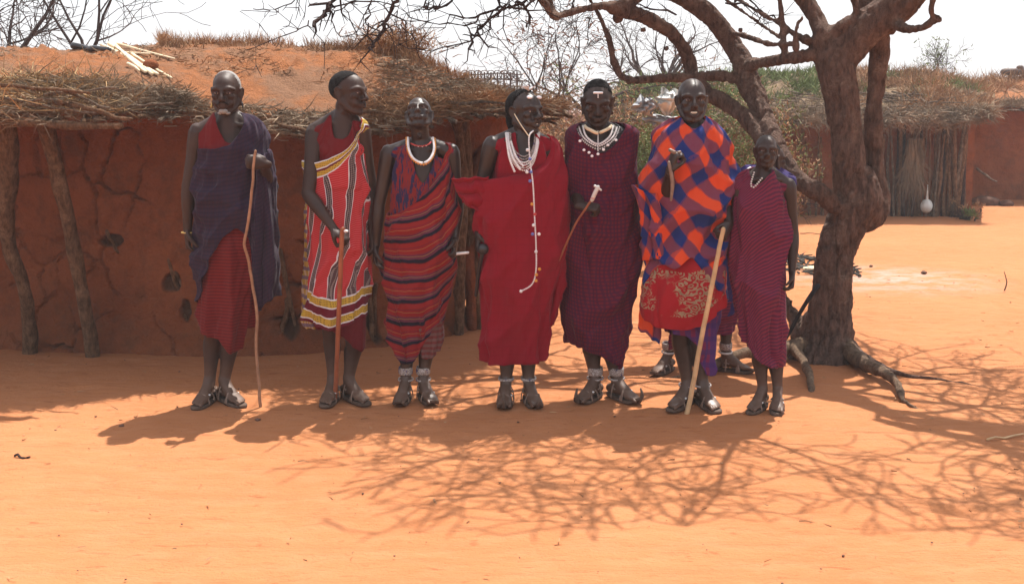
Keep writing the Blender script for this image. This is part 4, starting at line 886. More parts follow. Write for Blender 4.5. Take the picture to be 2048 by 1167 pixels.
def foot(mb, an, ang, k=1.0):
    d = np.array((math.sin(R(ang)), -math.cos(R(ang)), 0.)); s = np.array((math.cos(R(ang)), math.sin(R(ang)), 0.)); a = np.array((an[0], an[1], 0.)); z = .018
    up = lambda h: np.array((0, 0, h))
    tube(mb, [a - d * .052 * k + up(z + .03), a - d * .02 * k + up(z + .034), a + d * .05 * k + up(z + .036), a + d * .11 * k + up(z + .024), a + d * .150 * k + up(z + .016)], np.array([(.024, .026), (.028, .030), (.031, .030), (.040, .018), (.036, .011)]) * k, 14, 3, side=s)
    tube(mb, [a + up(z + .10 * k), a + d * .03 * k + up(z + .066), a + d * .09 * k + up(z + .042)], np.array([(.033, .036), (.031, .030), (.030, .016)]) * k, 12, 3, side=s)
    sg = 1 if ang > 0 else -1
    for i, (off, L, r) in enumerate(((-.029, .054, .0115), (-.010, .050, .0078), (.006, .045, .0072), (.021, .038, .0068), (.034, .030, .0066))):
        b = a + d * (.142 - .004 * i) * k + s * off * sg * k + up(z + .012)
        tube(mb, [b - d * .02 * k, b + up(.004), b + d * L * .6 * k + up(.003), b + d * L * k - up(.004)], np.array([r, r, r * .95, r * .85]) * k, 7, 2)
    return a, d, s
def sandal(parent, an, ang, k, curl=0., style=0):
    d = np.array((math.sin(R(ang)), -math.cos(R(ang)), 0.)); s = np.array((math.cos(R(ang)), math.sin(R(ang)), 0.)); a = np.array((an[0], an[1], 0.))
    n = 36; th = np.arange(n) * 2 * math.pi / n; L0, L1 = -.075 * k, .205 * k
    c = np.cos(th); u_ = (L0 + L1) / 2 + (L1 - L0) / 2 * c; wdt = (.040 + .011 * c) * k; v_ = np.sign(np.sin(th)) * np.abs(np.sin(th)) ** .7 * wdt
    zc = lambda t: curl * np.clip((t - .13 * k) / (.075 * k), 0, 1.3) ** 2 + .010 * np.clip((-t - .03) / .05, 0, 1) ** 2
    mb = MB(); rings = []
    for sc, z in ((.0, -.001), (.93, -.001), (1.0, .003), (1.0, .014), (.94, .018), (.6, .017), (0., .016)):
        uu = (L0 + L1) / 2 + (u_ - (L0 + L1) / 2) * sc; vv = v_ * sc
        rings.append(a + np.outer(uu, d) + np.outer(vv, s) + np.outer(zc(uu) + z, (0, 0, 1)))
    V = np.concatenate(rings); f = []
    for i in range(len(rings) - 1):
        for j in range(n): f.append((i*n+j, i*n+(j+1) % n, (i+1)*n+(j+1) % n, (i+1)*n+j))
    mb.add(V, f)
    if curl > .03: tube(mb, [a + d * L1 * .93 + (0, 0, zc(L1 * .93)), a + d * (L1 + .012) + (0, 0, curl + .02), a + d * (L1 - .002) + (0, 0, curl + .055)], [.014, .010, .005], 7, 2)
    so_ = mb.build('sandal', M['rubber'], parent)
    def strap(u0, h, w_, tilt=0., tk=.003):
        mb = MB(); t = np.linspace(-.08, math.pi + .08, 14); P = [a + d * (u0 + tilt * math.cos(x)) * k + s * math.cos(x) * .044 * k + np.array((0, 0, .012 + max(0, math.sin(x)) * h * k)) for x in t]
        tube(mb, P, np.tile([[w_, tk]], (14, 1)), 8, 1, side=d); return mb.build('strap', M['leather'], so_)
    strap(.100, .050, .007, .014); strap(.072, .064, .006, -.028)
    if style != 1: strap(.012, .094, .005, 0)
    mb = MB(); tube(mb, [a + d * .03 * k + s * .036 * k * sg_(ang) + (0, 0, .06 * k), a - d * .045 * k + s * .0 + (0, 0, .068 * k), a + d * .03 * k - s * .036 * k * sg_(ang) + (0, 0, .06 * k)], [.005, .005, .005], 6, 5); mb.build('strap', M['leather'], so_)
    mb = MB(); ball(mb, a + d * .085 * k + s * .03 * k + (0, 0, .055 * k), (.010, .010, .006), nu=8, nv=6); mb.build('buckle', M['silver'], so_)
    return so_
def sg_(a): return 1 if a >= 0 else -1

def head_parts(mb, c, Rm, k, lobes=True, jaw=1.0, mouth=0., thin=1.0):
    T = lambda *p: np.asarray(c) + Rm @ (np.array(p, float) * k)
    def el(p, r, rr=None): ball(mb, T(*p), np.array(r) * k, Rm if rr is None else Rm @ rr, 20, 14)
    def tb(P, r, n=8, sub=3): tube(mb, [T(*p) for p in P], np.array(r) * k, n, sub)
    el((0, .016, .036), (.0755 * thin, .095, .080)); el((0, -.030, .028), (.064 * thin, .062, .070)); el((0, -.022, -.022), (.0605 * thin, .064, .072))
    el((0, -.040, -.066), (.046 * thin, .047, .040)); el((0, -.070, -.094), (.021, .020, .018)); 
    for s in (-1, 1):
        tb([(s * .060 * thin, .004, -.030), (s * .052 * thin, -.018, -.066), (s * .022, -.062, -.094)], [.017, .017, .015])
        el((s * .043 * thin, -.066, -.014), (.021, .020, .017)); el((s * .032, -.060, -.046), (.022, .024, .024))
        tb([(s * .010, -.090, .022), (s * .034, -.083, .028), (s * .056, -.062, .020)], [.0095, .0105, .009])
        el((s * .0305, -.0745, .004), (.0150, .0125, .0095)); el((s * .013, -.1000, -.029), (.0098, .011, .0085))
        # ear: cup, rim, lobe
        el((s * .0765 * thin, .010, -.002), (.0075, .019, .031), rotm(s * -22)); tb([(s * .080 * thin, -.004, .018), (s * .088 * thin, .010, .030), (s * .092 * thin, .026, .014), (s * .086 * thin, .024, -.012), (s * .078 * thin, .008, -.030)], [.0045] * 5, 6, 3)
        if lobes: tb([(s * .078 * thin, .006, -.026), (s * .081 * thin, .002, -.045), (s * .080 * thin, .006, -.064), (s * .078 * thin, .014, -.052), (s * .077 * thin, .014, -.030)], [.0048, .0042, .0045, .004, .0045], 6, 3)
        else: el((s * .078 * thin, .004, -.033), (.006, .009, .011))
    tb([(0, -.091, .022), (0, -.101, .002), (0, -.112, -.018), (0, -.114, -.026)], [.0095, .0085, .0115, .0125]); 
    g = .0055 * mouth
    tb([(-.026, -.081, -.055), (-.012, -.096, -.0515 + g), (0, -.0985, -.0525 + g), (.012, -.096, -.0515 + g), (.026, -.081, -.055)], [.005, .0078, .0075, .0078, .005])
    tb([(-.024, -.081, -.058), (-.010, -.095, -.0650 - g), (0, -.097, -.0665 - g), (.010, -.095, -.0650 - g), (.024, -.081, -.058)], [.005, .0085, .0092, .0085, .005])
    return T
def cap_hair(c, Rm, k, mat, parent, line, name='hair', grow_=.005, lump=.003, thin=1.0, back=0.):
    """a shell over the skull where line(unit direction) is positive"""
    n1, n2 = 60, 40; v = []; keep = {}
    mb = MB(); P = []; ok = []
    for i in range(n2 + 1):
        p = math.pi * i / n2 * .72
        for j in range(n1):
            a = 2 * math.pi * j / n1; d = np.array((math.sin(p) * math.cos(a), math.sin(p) * math.sin(a), math.cos(p)))
            # the union of the two skull ellipsoids
            def rad(cc, r):
                o = -np.array(cc) / r; dd = d / r; A = dd.dot(dd); B = o.dot(dd); C = o.dot(o) - 1; return (-B + math.sqrt(max(0, B * B - A * C))) / A
            o0 = np.array((0, .01, .03)); rr = max(rad(np.array((0, .006, .006)), np.array((.0755 * thin, .095, .080))), rad(np.array((0, -.04, -.002)), np.array((.064 * thin, .062, .070))))
            L = line(d); e = min(1, max(0, L / .12)); q = o0 + d * (rr + (grow_ + back * max(0, d[1])) * (e ** .5) - .0015 + lump * float(perlin(d[0] * 9, d[1] * 9, d[2] * 9)) * e)
            P.append(np.asarray(c) + Rm @ (q * k)); ok.append(L > 0)
    f = []
    for i in range(n2):
        for j in range(n1):
            q = (i*n1+j, i*n1+(j+1) % n1, (i+1)*n1+(j+1) % n1, (i+1)*n1+j)
            if all(ok[x] for x in q): f.append(q)
    mb.add(P, f); return mb.build(name, mat, parent)
def eyes(T, Rm, k, parent, open_=1.0, mat='eye'):
    for s in (-1, 1):
        mb = MB(); ball(mb, T(s * .0305, -.0795, .0035), np.array((.0115, .0088, .0048 * open_)) * k, Rm, 14, 10); e = mb.build('eye', M[mat], parent)
        mb = MB(); ball(mb, T(s * .0305, -.0868, .0038), np.array((.0046, .0026, .0044 * open_)) * k, Rm, 10, 8); mb.build('iris', M['iris'], e)
        mb = MB(); tube(mb, [T(s * .017, -.082, .0065), T(s * .029, -.0895, .0105 * (.6 + .4 * open_)), T(s * .043, -.080, .006)], np.array([.0022, .0034, .0022]) * k, 6, 3); mb.build('eyelid', M['lip'], parent)

def person(name_label, sp, group):
    """sp: spec in photo pixels at depth Y0, joints (px, py, dy)"""
    Y0 = sp['Y']; J = lambda t: U(t[0], t[1], Y0 + (t[2] if len(t) > 2 else 0)); k = sp.get('k', 1.0)
    base = np.array((J(sp['hip'])[0], Y0, 0.)); root = empty('person', base, name_label, 'person', group)
    mb = MB(); nk, hp = J(sp['neck']), J(sp['hip']); SL, SR = J(sp['sh'][0]), J(sp['sh'][1]); z = lambda t: hp * (1 - t) + nk * t
    hd = sp['head']; hc = J(hd[:3]); Rm = rotm(*hd[3:6]); hk = k * hd[6] if len(hd) > 6 else k
    W = (SR[0] - SL[0]) / 2
    tube(mb, [hp - (0, 0, .09), hp, z(.25), z(.5), z(.74), z(.9), z(1.02)], np.array([(.11, .075), (.128, .084), (.108, .076), (.122, .082), (W * .82 / k, .084), (W * .70 / k, .066), (.056, .056)]) * k, 22, 4)
    tube(mb, [SL + (0, 0, -.005), (SL * .6 + nk * .4) + (0, .015, .012), nk + (0, .03, .02), (SR * .6 + nk * .4) + (0, .015, .012), SR + (0, 0, -.005)], np.array([.046, .043, .05, .043, .046]) * k, 12, 4)
    for s in (-1, 1):
        ball(mb, z(.76) + (s * .062 * k, -.046, 0), np.array((.048, .026, .036)) * k)
        tube(mb, [nk + (s * .022, -.045, -.012), (nk * .45 + (SL if s < 0 else SR) * .55) + (0, -.035, .006), (SL if s < 0 else SR) + (0, -.01, .016)], [.009, .010, .009], 6, 3)
    jawb = hc + Rm @ (np.array((0, .02, -.055)) * hk)
    tube(mb, [nk + (0, .02, -.04), nk + (0, .022, .01), (nk + jawb) / 2 + (0, .012, 0), jawb], np.array([(.068, .062), (.055, .054), (.050, .052), (.050, .052)]) * k, 16, 3)
    ball(mb, (nk * .4 + jawb * .6) + (0, -.042, -.005), (.012, .014, .016))
    T = head_parts(mb, hc, Rm, hk, sp.get('lobes', True), mouth=sp.get('mouth', 0), thin=sp.get('thin', 1.))
    CORE.clear(); cb = MB()
    tube(cb, [hp - (0, 0, .12), hp, z(.25), z(.5), z(.74), z(.9), z(1.0)], np.array([(.11, .08), (.130, .088), (.110, .080), (.124, .087), (W * .82 / k, .094), (W * .72 / k, .074), (.06, .06)]) * k, 16, 3)
    tube(cb, [SL + (0, 0, -.005), (SL * .6 + nk * .4) + (0, .015, .012), nk + (0, .03, .02), (SR * .6 + nk * .4) + (0, .015, .012), SR + (0, 0, -.005)], np.array([.048, .045, .05, .045, .048]) * k, 10, 3)
    for s in (-1, 1): ball(cb, z(.76) + (s * .062 * k, -.048, 0), np.array((.044, .024, .036)) * k)
    for i, leg in enumerate(sp['leg']):
        Yf_ = leg[2] if len(leg) > 2 else Y0; an = np.array((G(leg[0][0], sp['feety'])[0] * Yf_ / G(leg[0][0], sp['feety'])[1], Yf_, .10)); K_ = U(leg[1][0], leg[1][1], Yf_)
        hj = hp + ((-1 if i == 0 else 1) * .062 * k, 0, -.05); tube(cb, [hj, hj * .6 + K_ * .4, K_, K_ * .68 + an * .32 + (0, .018, 0), K_ * .3 + an * .7, an], np.array([.066, .062, .053, .052, .037, .031]) * k, 10, 2)
    CORE.append(BVHTree.FromPolygons([Vector(q) for q in np.concatenate(cb.v).tolist()], cb.f))
    for i, arm in enumerate(sp['arm']):
        s_, e_, w_ = J(arm[0]), J(arm[1]), J(arm[2]); d = arm[3] if len(arm) > 3 else {}
        t1 = s_ * .55 + e_ * .45; t2 = e_ * .70 + w_ * .30
        tube(mb, [s_ + (0, 0, .004), s_ * .8 + e_ * .2, t1, e_ * .9 + s_ * .1, e_, t2, e_ * .25 + w_ * .75, w_], np.array([.050, .048, .041, .036, .036, .037, .026, .0225]) * k, 12, 3)
        if d.get('hand', True):
            hv = np.array(d['d'], float) if 'd' in d else w_ - e_; hand(mb, w_, hv, d.get('n', (0, 1, 0)), d.get('side', 1), d.get('curl', 35), k * .98, thumb=d.get('thumb', 50))
    for i, leg in enumerate(sp['leg']):
        (ax, ang), kn = leg[0], leg[1]; Yf_ = leg[2] if len(leg) > 2 else Y0
        an = np.array((G(ax, sp['feety'])[0] * Yf_ / G(ax, sp['feety'])[1], Yf_, .10)); K_ = U(kn[0], kn[1], Yf_ + .0); hipj = hp + ((-1 if i == 0 else 1) * .062 * k, 0, -.05)
        tube(mb, [hipj, hipj * .6 + K_ * .4, K_ + (0, 0, .05), K_, K_ - (0, -.01, .06), K_ * .68 + an * .32 + (0, .018, 0), K_ * .3 + an * .7 + (0, .006, 0), an, an - (0, 0, .05)], np.array([.064, .060, .052, .050, .046, .049, .035, .030, .029]) * k, 14, 3)
        foot(mb, an, ang, k); sandal(root, an, ang, k, sp.get('curl', 0.), sp.get('style', 0))
        for (h, r, wd, m) in sp.get('anklets', []):
            mb2 = MB(); c = an + (0, .004, h - .10); t = np.linspace(0, 2 * math.pi, 20, endpoint=True); n_ = len(t)
            Pq = [c + (math.cos(x) * r, math.sin(x) * r, .004 * math.sin(x)) for x in t]; tube(mb2, Pq, np.tile([[wd, .004]], (n_, 1)), 8, 1, side=(0, 0, 1), cap=False); o_ = mb2.build('anklet', M[m], root)
    me = remesh(mb, .0050, 4, .31); link('body', me, M[sp.get('skin', 'skin')], root)
    if sp.get('eyes', True): eyes(T, Rm, hk, root, sp.get('open', 1.0))
    if sp.get('teeth'):
        m2 = MB(); tube(m2, [T(-.014, -.090, -.058), T(0, -.0965, -.059), T(.014, -.090, -.058)], np.tile([[.0048, .003]], (3, 1)) * hk, 8, 4, side=Rm @ np.array((0, 0, 1.))); m2.build('teeth', M['teeth'], root)
    return root, T, Rm, hk, J

FOLD = 2.1
CORE = []
def push_out(P, Xc, Yc, n, m, clear):
    for i in range(n):
        for j in range(m):
            o = Vector((Xc[i, j], Yc, P[i, j, 2])); v = Vector((P[i, j, 0] - o.x, P[i, j, 1] - o.y, 0.)); L = v.length
            if L < 1e-6: continue
            v /= L; need = 0.
            for bt in CORE:
                p0 = o.copy(); k = 0
                while k < 5:
                    h = bt.ray_cast(p0, v, .5)
                    if h[0] is None: break
                    need = max(need, (h[0] - o).length); p0 = h[0] + v * .002; k += 1
            if need + clear > L:
                need = min(need, L + .03); P[i, j, :2] = np.array((o.x + v.x * (need + clear), o.y + v.y * (need + clear)))
    return P
def as_core(P, closed=True):
    n, m = P.shape[:2]; V = [Vector(p) for p in P.reshape(-1, 3).tolist()]; f = []
    for i in range(n if closed else n - 1):
        for j in range(m - 1): f.append((i*m+j, i*m+j+1, ((i+1) % n)*m+j+1, ((i+1) % n)*m+j))
    CORE.append(BVHTree.FromPolygons(V, f))
def loft(Y0, rings, top, bot, ratio=.6, bmax=.165, bmin=.05, dy=0., folds=(), nu=150, nv=108, uvf=None, expo=2.25, ur=None, seed=0, noise_amp=.006, hemw=3.0, bfun=None, core=True):
    A = np.array(rings, float); closed = ur is None
    uu = np.linspace(0, 2 * math.pi, nu, endpoint=not closed) if closed else np.linspace(R(ur[0]), R(ur[1]), nu)
    if closed: uu = np.arange(nu) * 2 * math.pi / nu
    def hemf(tab):
        t = np.array(tab, float); t = t[np.argsort(t[:, 0])]; a = np.concatenate([t[:, 0] - 360, t[:, 0], t[:, 0] + 360]); b = np.tile(t[:, 1], 3)
        g = np.linspace(0, 360, 721); y = np.interp(g, a, b); kk = np.hanning(27); kk /= kk.sum(); y = np.convolve(np.r_[y[-60:-1], y, y[1:60]], kk, 'same')[59:59 + 721]
        return np.interp(np.degrees(uu) % 360, g, y)
    tp, bt = hemf(top), hemf(bot); v = np.linspace(0, 1, nv)
    bt = bt + hemw * perlin(np.cos(uu) * 3 + seed, np.sin(uu) * 3)
    PY = tp[:, None] * (1 - v) + bt[:, None] * v; Uu = np.repeat(uu[:, None], nv, 1)
    ys = A[:, 0]; g = np.linspace(ys[0], ys[-1], 400); ksz = np.hanning(13); ksz /= ksz.sum()
    def sm(col):
        y = np.interp(g, ys, A[:, col]); y2 = np.convolve(np.r_[np.full(10, y[0]) , y, np.full(10, y[-1])], ksz, 'same')[10:-10]; return y2
    xl, xr = np.interp(PY, g, sm(1)), np.interp(PY, g, sm(2)); ce, ha = (xl + xr) / 2, (xr - xl) / 2
    c, s = np.cos(Uu), np.sin(Uu); C = np.sign(c) * np.abs(c) ** (2 / expo); Sn = np.sign(s) * np.abs(s) ** (2 / expo)
    Xc, Z = Ua(ce, PY, Y0); X1, _ = Ua(ce + ha, PY, Y0); a = X1 - Xc
    b = np.clip(a * ratio, bmin, bmax)
    if bfun is not None: b = bfun(b, PY)
    d = np.zeros_like(Uu); 
    for (amp, kk, m, ph, wp_, y0, y1, u0, u1) in folds:
        e = np.clip((PY - y0) / (y1 - y0), 0, 1) if y1 != y0 else 1.
        ud = (np.degrees(Uu) - u0 + 180) % 360 - 180; hw = (u1 - u0) / 2; ud = ud - hw; eu = np.clip(1.5 * (1 - np.abs(ud) / max(hw, 1)) , 0, 1) if u1 - u0 < 360 else 1.
        phs = kk * Uu + m * Z * 10 + ph + wp_ * 1.7 * perlin(c * 1.3 + seed + ph, s * 1.3, Z * 2.2)
        w_ = np.abs(np.sin(phs / 2)) ; d += 1.55 * amp * (1 - w_ ** .72 - .35) * e * eu
    g1 = np.clip(.55 + 1.3 * perlin(c * .9 + seed * 1.7, s * .9, Z * 1.1), 0, 1.3); g2 = np.clip(.5 + 1.5 * perlin(c * 1.2 + seed * 2.9, s * 1.2, Z * 1.8 + 5), 0, 1.3)
    sg = 1 if seed % 2 else -1
    for (am, kk, m, ph, gate) in ((.015, 3, 1.1 * sg, seed, g1), (.009, 7, -.8 * sg, seed * 2., g2), (.0055, 12, 1.9 * sg, seed * 3., 1.2 - g1), (.006, 5, 3.6 * sg, seed * 5., 1.1 - g2)):
        phs = kk * Uu + m * Z * 10 + ph + 2.2 * perlin(c * 1.1 + ph, s * 1.1, Z * 1.9); w_ = np.abs(np.sin(phs / 2)); d += am * FOLD * min(1., noise_amp / .006) * ((.55 - w_ ** .6) if kk in (3, 12) else (w_ ** .55 - 1.0)) * gate
    d += noise_amp * fbm(c * 1.5 + seed, s * 1.5, Z * 4, 3) + noise_amp * .7 * fbm(c * 5 + seed, s * 5, Z * 9, 3)
    edge = np.minimum(PY - tp[:, None], bt[:, None] - PY)
    X = Xc + (a + d) * C; Y = Y0 + dy - (b + d) * Sn
    P3 = push_out(np.stack([X, Y, Z], -1), Xc, Y0 + (.0 if abs(dy) < .001 else dy * .5), nu, nv, .007) if core else np.stack([X, Y, Z], -1)
    R0 = .19
    hz0 = Z[:, :1] - Z; hz1 = Z - Z[:, -1:]
    UV = np.stack([Uu * R0, Z], -1) if uvf is None else np.stack(uvf(Uu, Z, d), -1)
    if core: as_core(P3, closed)
    return P3, UV, np.stack([hz0, hz1], -1), closed
def cloth(name, parts, mat, parent, thick=.005, label=None):
    V, Fc, UV, HM, n0 = [], [], [], [], 0
    for P, uv, hm, closed in parts:
        n, m = P.shape[:2]; i = np.arange(n if closed else n - 1); j = np.arange(m - 1); I, Jj = np.meshgrid(i, j, indexing='ij'); I2 = (I + 1) % n
        f = np.stack([I * m + Jj, I * m + Jj + 1, I2 * m + Jj + 1, I2 * m + Jj], -1).reshape(-1, 4); V.append(P.reshape(-1, 3)); Fc.append(f + n0); n0 += n * m
        u = uv.copy(); 
        q = np.stack([uv[I, Jj], uv[I, Jj + 1], uv[I2, Jj + 1], uv[I2, Jj]], 2)
        if closed: q[-1, :, 2:, 0] += 2 * math.pi * .19
        UV.append(q.reshape(-1, 2)); h = np.stack([hm[I, Jj], hm[I, Jj + 1], hm[I2, Jj + 1], hm[I2, Jj]], 2); HM.append(h.reshape(-1, 2))
    me = bpy.data.meshes.new(name); V = np.concatenate(V); Fc = np.concatenate(Fc)
    me.vertices.add(len(V)); me.vertices.foreach_set('co', V.astype(np.float32).ravel()); me.loops.add(Fc.size); me.loops.foreach_set('vertex_index', Fc.ravel().astype(np.int32))
    me.polygons.add(len(Fc)); me.polygons.foreach_set('loop_start', np.arange(0, Fc.size, 4, dtype=np.int32)); me.update(calc_edges=True)
    a = me.uv_layers.new(name='weave'); a.data.foreach_set('uv', np.concatenate(UV).astype(np.float32).ravel())
    a = me.uv_layers.new(name='hem'); a.data.foreach_set('uv', np.concatenate(HM).astype(np.float32).ravel())
    o = link(name, me, M[mat], parent); solid(o, thick)
    if label: o['label'] = label
    return o
def flap(corners, Y, n=24, m=24, bulge=.03, fold=.012, kf=3., seed=0, uvs=1.0, fdir=0):
    """free hanging piece of cloth between four corners (px,py,dy): tl, tr, br, bl"""
    Cn = [U(a, b, Y + c) for a, b, c in corners]; u, v = np.meshgrid(np.linspace(0, 1, n), np.linspace(0, 1, m), indexing='ij'); u3, v3 = u[..., None], v[..., None]
    P = Cn[0] * (1 - u3) * (1 - v3) + Cn[1] * u3 * (1 - v3) + Cn[2] * u3 * v3 + Cn[3] * (1 - u3) * v3
    w_ = np.abs(np.sin((u if fdir == 0 else v) * math.pi * kf + seed + perlin(u * 2, v * 2, seed))) ** .8
    P[..., 1] -= bulge * np.sin(u * math.pi) * np.sin(v * math.pi * .5 + .3) + fold * w_; P[..., 0] += .010 * perlin(u * 3, v * 3, seed + 4); P[..., 2] += .016 * perlin(u * 4 + seed, v * 2, 7.)
    W = np.linalg.norm(Cn[1] - Cn[0]) + np.linalg.norm(Cn[2] - Cn[3]); H = np.linalg.norm(Cn[3] - Cn[0])
    uv = np.stack([u * max(W / 2, .1) * uvs, -v * H * uvs], -1); return P, uv, np.stack([v * H + .3, (1 - v) * H + .3], -1), False
def string_of(name, pts, r, mat, parent, bead=None, n=5, sub=4, label=None):
    mb = MB(); 
    if bead is None: tube(mb, pts, np.full(len(pts), r), n, sub)
    else:
        P, _ = resample(pts, np.ones(len(pts)), 12); s = np.r_[0, np.cumsum(np.linalg.norm(np.diff(P, axis=0), axis=1))]; t = np.arange(0, s[-1], bead); Q = np.stack([np.interp(t, s, P[:, i]) for i in range(3)], 1)
        for q in Q: ball(mb, q, r, None, 7, 5)
    o = mb.build(name, M[mat], parent)
    if label: o['label'] = label
    return o
def staff(pts, r0, r1, mat, label, cat, Y, name='walking_stick', grp=None, bumps=.12, n=8, amp=.004):
    P = [U(a, b, Y + c) for a, b, c in pts]; rad = np.linspace(r0, r1, len(P)); P, RR = resample(P, rad, 8); RR = RR * (1 + bumps * perlin(np.arange(len(P))[:, None] * .45, 3.)); P = P + amp * np.stack([perlin(np.arange(len(P)) * .2, 1.), perlin(np.arange(len(P)) * .2, 9.), 0 * RR[:, 0]], 1)
    mb = MB(); tube(mb, P, RR, n, 1); o = mb.build(name, M[mat]); return tag(o, label, cat, grp)

GRP = 'people standing in a row'
# ---------------------------------------------------------------- old man with a thin stick
Y = G(450, 801)[1]
sp = dict(Y=Y, neck=(456, 242), hip=(458, 480), sh=((402, 262), (512, 262)), head=(453, 187, -.015, 0, -2, 0, .99), feety=800, curl=0., skin='skin2', thin=.93, mouth=.3,
    arm=[((396, 266), (377, 372), (375, 462), dict(n=(1, .3, 0), side=1, curl=38, d=(.02, -.05, -1))), ((506, 270), (532, 366, -.02), (530, 328, -.19), dict(d=(-.75, -.55, .15), n=(-.5, .75, 0), side=-1, curl=72, thumb=60))],
    leg=[((421, -8), (424, 655)), ((450, 42), (462, 660))])
CORE.clear()
p1, T, Rm, hk, J = person('old man with grey hair in dark purple shuka leaning on a thin stick', sp, GRP)
cap_hair(T(0,0,0), Rm, hk, M['grey'], p1, lambda d: d[2] * .45 + d[1] * .95 - .12 + (0.2 if abs(d[0]) > .6 and d[1] > -.4 else 0), 'hair', .0025, .001, .93)
mb = MB(); ball(mb, T(0, -.083, -.088), np.array((.024, .014, .014)) * hk, Rm); ball(mb, T(.018, -.07, -.098), np.array((.016, .016, .008)) * hk, Rm); ball(mb, T(-.018, -.07, -.098), np.array((.016, .016, .008)) * hk, Rm); mb.build('beard', M['grey'], p1)
mb = MB(); tube(mb, [T(-.03, -.088, -.055), T(-.012, -.101, -.043), T(0, -.103, -.042), T(.012, -.101, -.043), T(.03, -.088, -.055)], np.array([.003, .0045, .004, .0045, .003]) * hk, 6, 3); mb.build('moustache', M['hair'], p1)
cloth('under_cloth', [loft(Y, [(224, 420, 470), (232, 410, 500), (250, 400, 516), (300, 399, 525), (350, 402, 528)], [(180, 292), (150, 262), (128, 226), (112, 224), (100, 262), (90, 285), (70, 285), (60, 275), (40, 272), (0, 285), (300, 240), (270, 234), (240, 238), (210, 270)], [(0, 345)], ratio=.62, bmax=.122, nv=50, folds=[(.010, 9, .0, .4, 1., 0, 1, 0, 360)], seed=3, noise_amp=.003)], 'red', p1, label='dark red cloth showing at the chest')
cloth('skirt', [loft(Y, [(420, 398, 528), (520, 397, 530), (600, 398, 520), (650, 400, 508), (700, 410, 500)], [(0, 420)], [(180, 662), (130, 668), (100, 672), (82, 700), (60, 702), (30, 690), (0, 655), (270, 660)], ratio=.6, bmax=.135, folds=[(.022, 8, .0, 1.2, 1.4, 430, 640, 0, 360), (.02, 3, .4, 0, .7, 430, 640, 0, 360)], seed=5)], 'redline', p1, label='dull red lined skirt cloth hanging below the purple one')
uvp = lambda u, z, d: (u * .19 + d * .6, z + .05 * np.sin(u) + .1 * np.sin(u * .5))
cloth('shuka', [loft(Y, [(224, 448, 482), (232, 424, 512), (245, 410, 527), (270, 397, 536), (300, 392, 541), (340, 388, 545), (400, 386, 549), (440, 385, 551), (500, 387, 549), (560, 391, 545), (620, 395, 540)],
      [(180, 300), (150, 296), (110, 297), (88, 290), (72, 262), (60, 234), (45, 226), (20, 226), (0, 230), (320, 226), (270, 250), (230, 285)], [(180, 606), (160, 596), (135, 560), (115, 515), (98, 472), (80, 448), (62, 470), (50, 540), (40, 590), (0, 604), (270, 612)],
      ratio=.64, bmax=.155, folds=[(.020, 2, -1.6, .6, 1.3, 280, 300, 0, 360), (.014, 4, 2.4, 2.2, 1.2, 300, 360, 40, 200), (.018, 6, 0, 1., 1., 420, 600, 0, 360), (.012, 0, 5.5, 1.0, .8, 285, 300, 60, 200)], seed=11, uvf=uvp),
      loft(Y - .05, [(292, 500, 530), (305, 492, 541), (340, 500, 546), (400, 500, 550), (480, 503, 555), (560, 508, 557), (600, 512, 555), (630, 516, 550)], [(0, 300), (90, 322), (180, 330), (270, 296)], [(0, 592), (60, 594), (110, 612), (180, 622), (270, 600)], ratio=1.6, bmax=.12, bmin=.04, folds=[(.022, 5, .2, .8, 1.3, 310, 400, 0, 360)], nu=80, nv=90, seed=14, uvf=uvp, core=False)], 'purple', p1)
string_of('bracelet', [U(375, 466, Y) + np.array((math.cos(t) * .030, math.sin(t) * .030, .004)) for t in np.linspace(0, 2 * math.pi, 12)], .0035, 'yellow', p1, n=6, sub=2)
string_of('ear_ornament', [T(-.079, .005, -.05), T(-.083, .0, -.07)], .004, 'yellow', p1); string_of('ear_ornament', [T(.079, .005, -.05), T(.082, .0, -.072)], .004, 'black', p1)
staff([(521, 812, -.12), (517, 760, -.13), (512, 690, -.14), (514, 630, -.15), (505, 570, -.17), (497, 520, -.2), (489, 487, -.22), (497, 440, -.24), (504, 380, -.26), (507, 330, -.27), (511, 302, -.27)], .0085, .0065, 'stick', 'thin crooked brown stick in the raised hand of the grey-haired old man', 'walking stick', Y, grp='sticks held by the men')

# ---------------------------------------------------------------- man looking right, banded shuka
Y = G(690, 797)[1]
sp = dict(Y=Y, neck=(686, 240), hip=(682, 480), sh=((636, 258), (718, 254)), head=(697, 188, -.01, 62, 0, 3, 1.0), feety=797, skin='skin2', thin=.96,
    arm=[((630, 266), (617, 388, -.11), (668, 458, -.24), dict(d=(.6, -.25, -.45), n=(-.2, .1, -1), side=-1, curl=62, thumb=60)), ((722, 262), (742, 375, .05), (745, 470, .02), dict(n=(-1, 0, 0), side=1, curl=40))],
    leg=[((667, -5), (662, 655)), ((698, 38), (708, 675))])
p2, T, Rm, hk, J = person('man looking right in red shuka with black and white bands holding a reddish staff', sp, GRP)
cap_hair(T(0,0,0), Rm, hk, M['hair'], p2, lambda d: d[2] * .60 + d[1] * .62 - .06, 'hair', .0045, .0015, .96)
cloth('under_cloth', [loft(Y, [(228, 655, 702), (236, 650, 710), (252, 642, 718), (280, 630, 727), (340, 632, 730), (380, 634, 730)], [(180, 318), (155, 262), (140, 236), (125, 228), (108, 250), (95, 275), (80, 278), (60, 262), (40, 240), (0, 250), (300, 232), (270, 228), (215, 250)], [(0, 375)], ratio=.62, bmax=.12, nv=60, folds=[(.010, 8, .8, .4, 1., 0, 1, 0, 360)], seed=23, noise_amp=.003)], 'red', p2, label='plain dark red cloth across the chest')
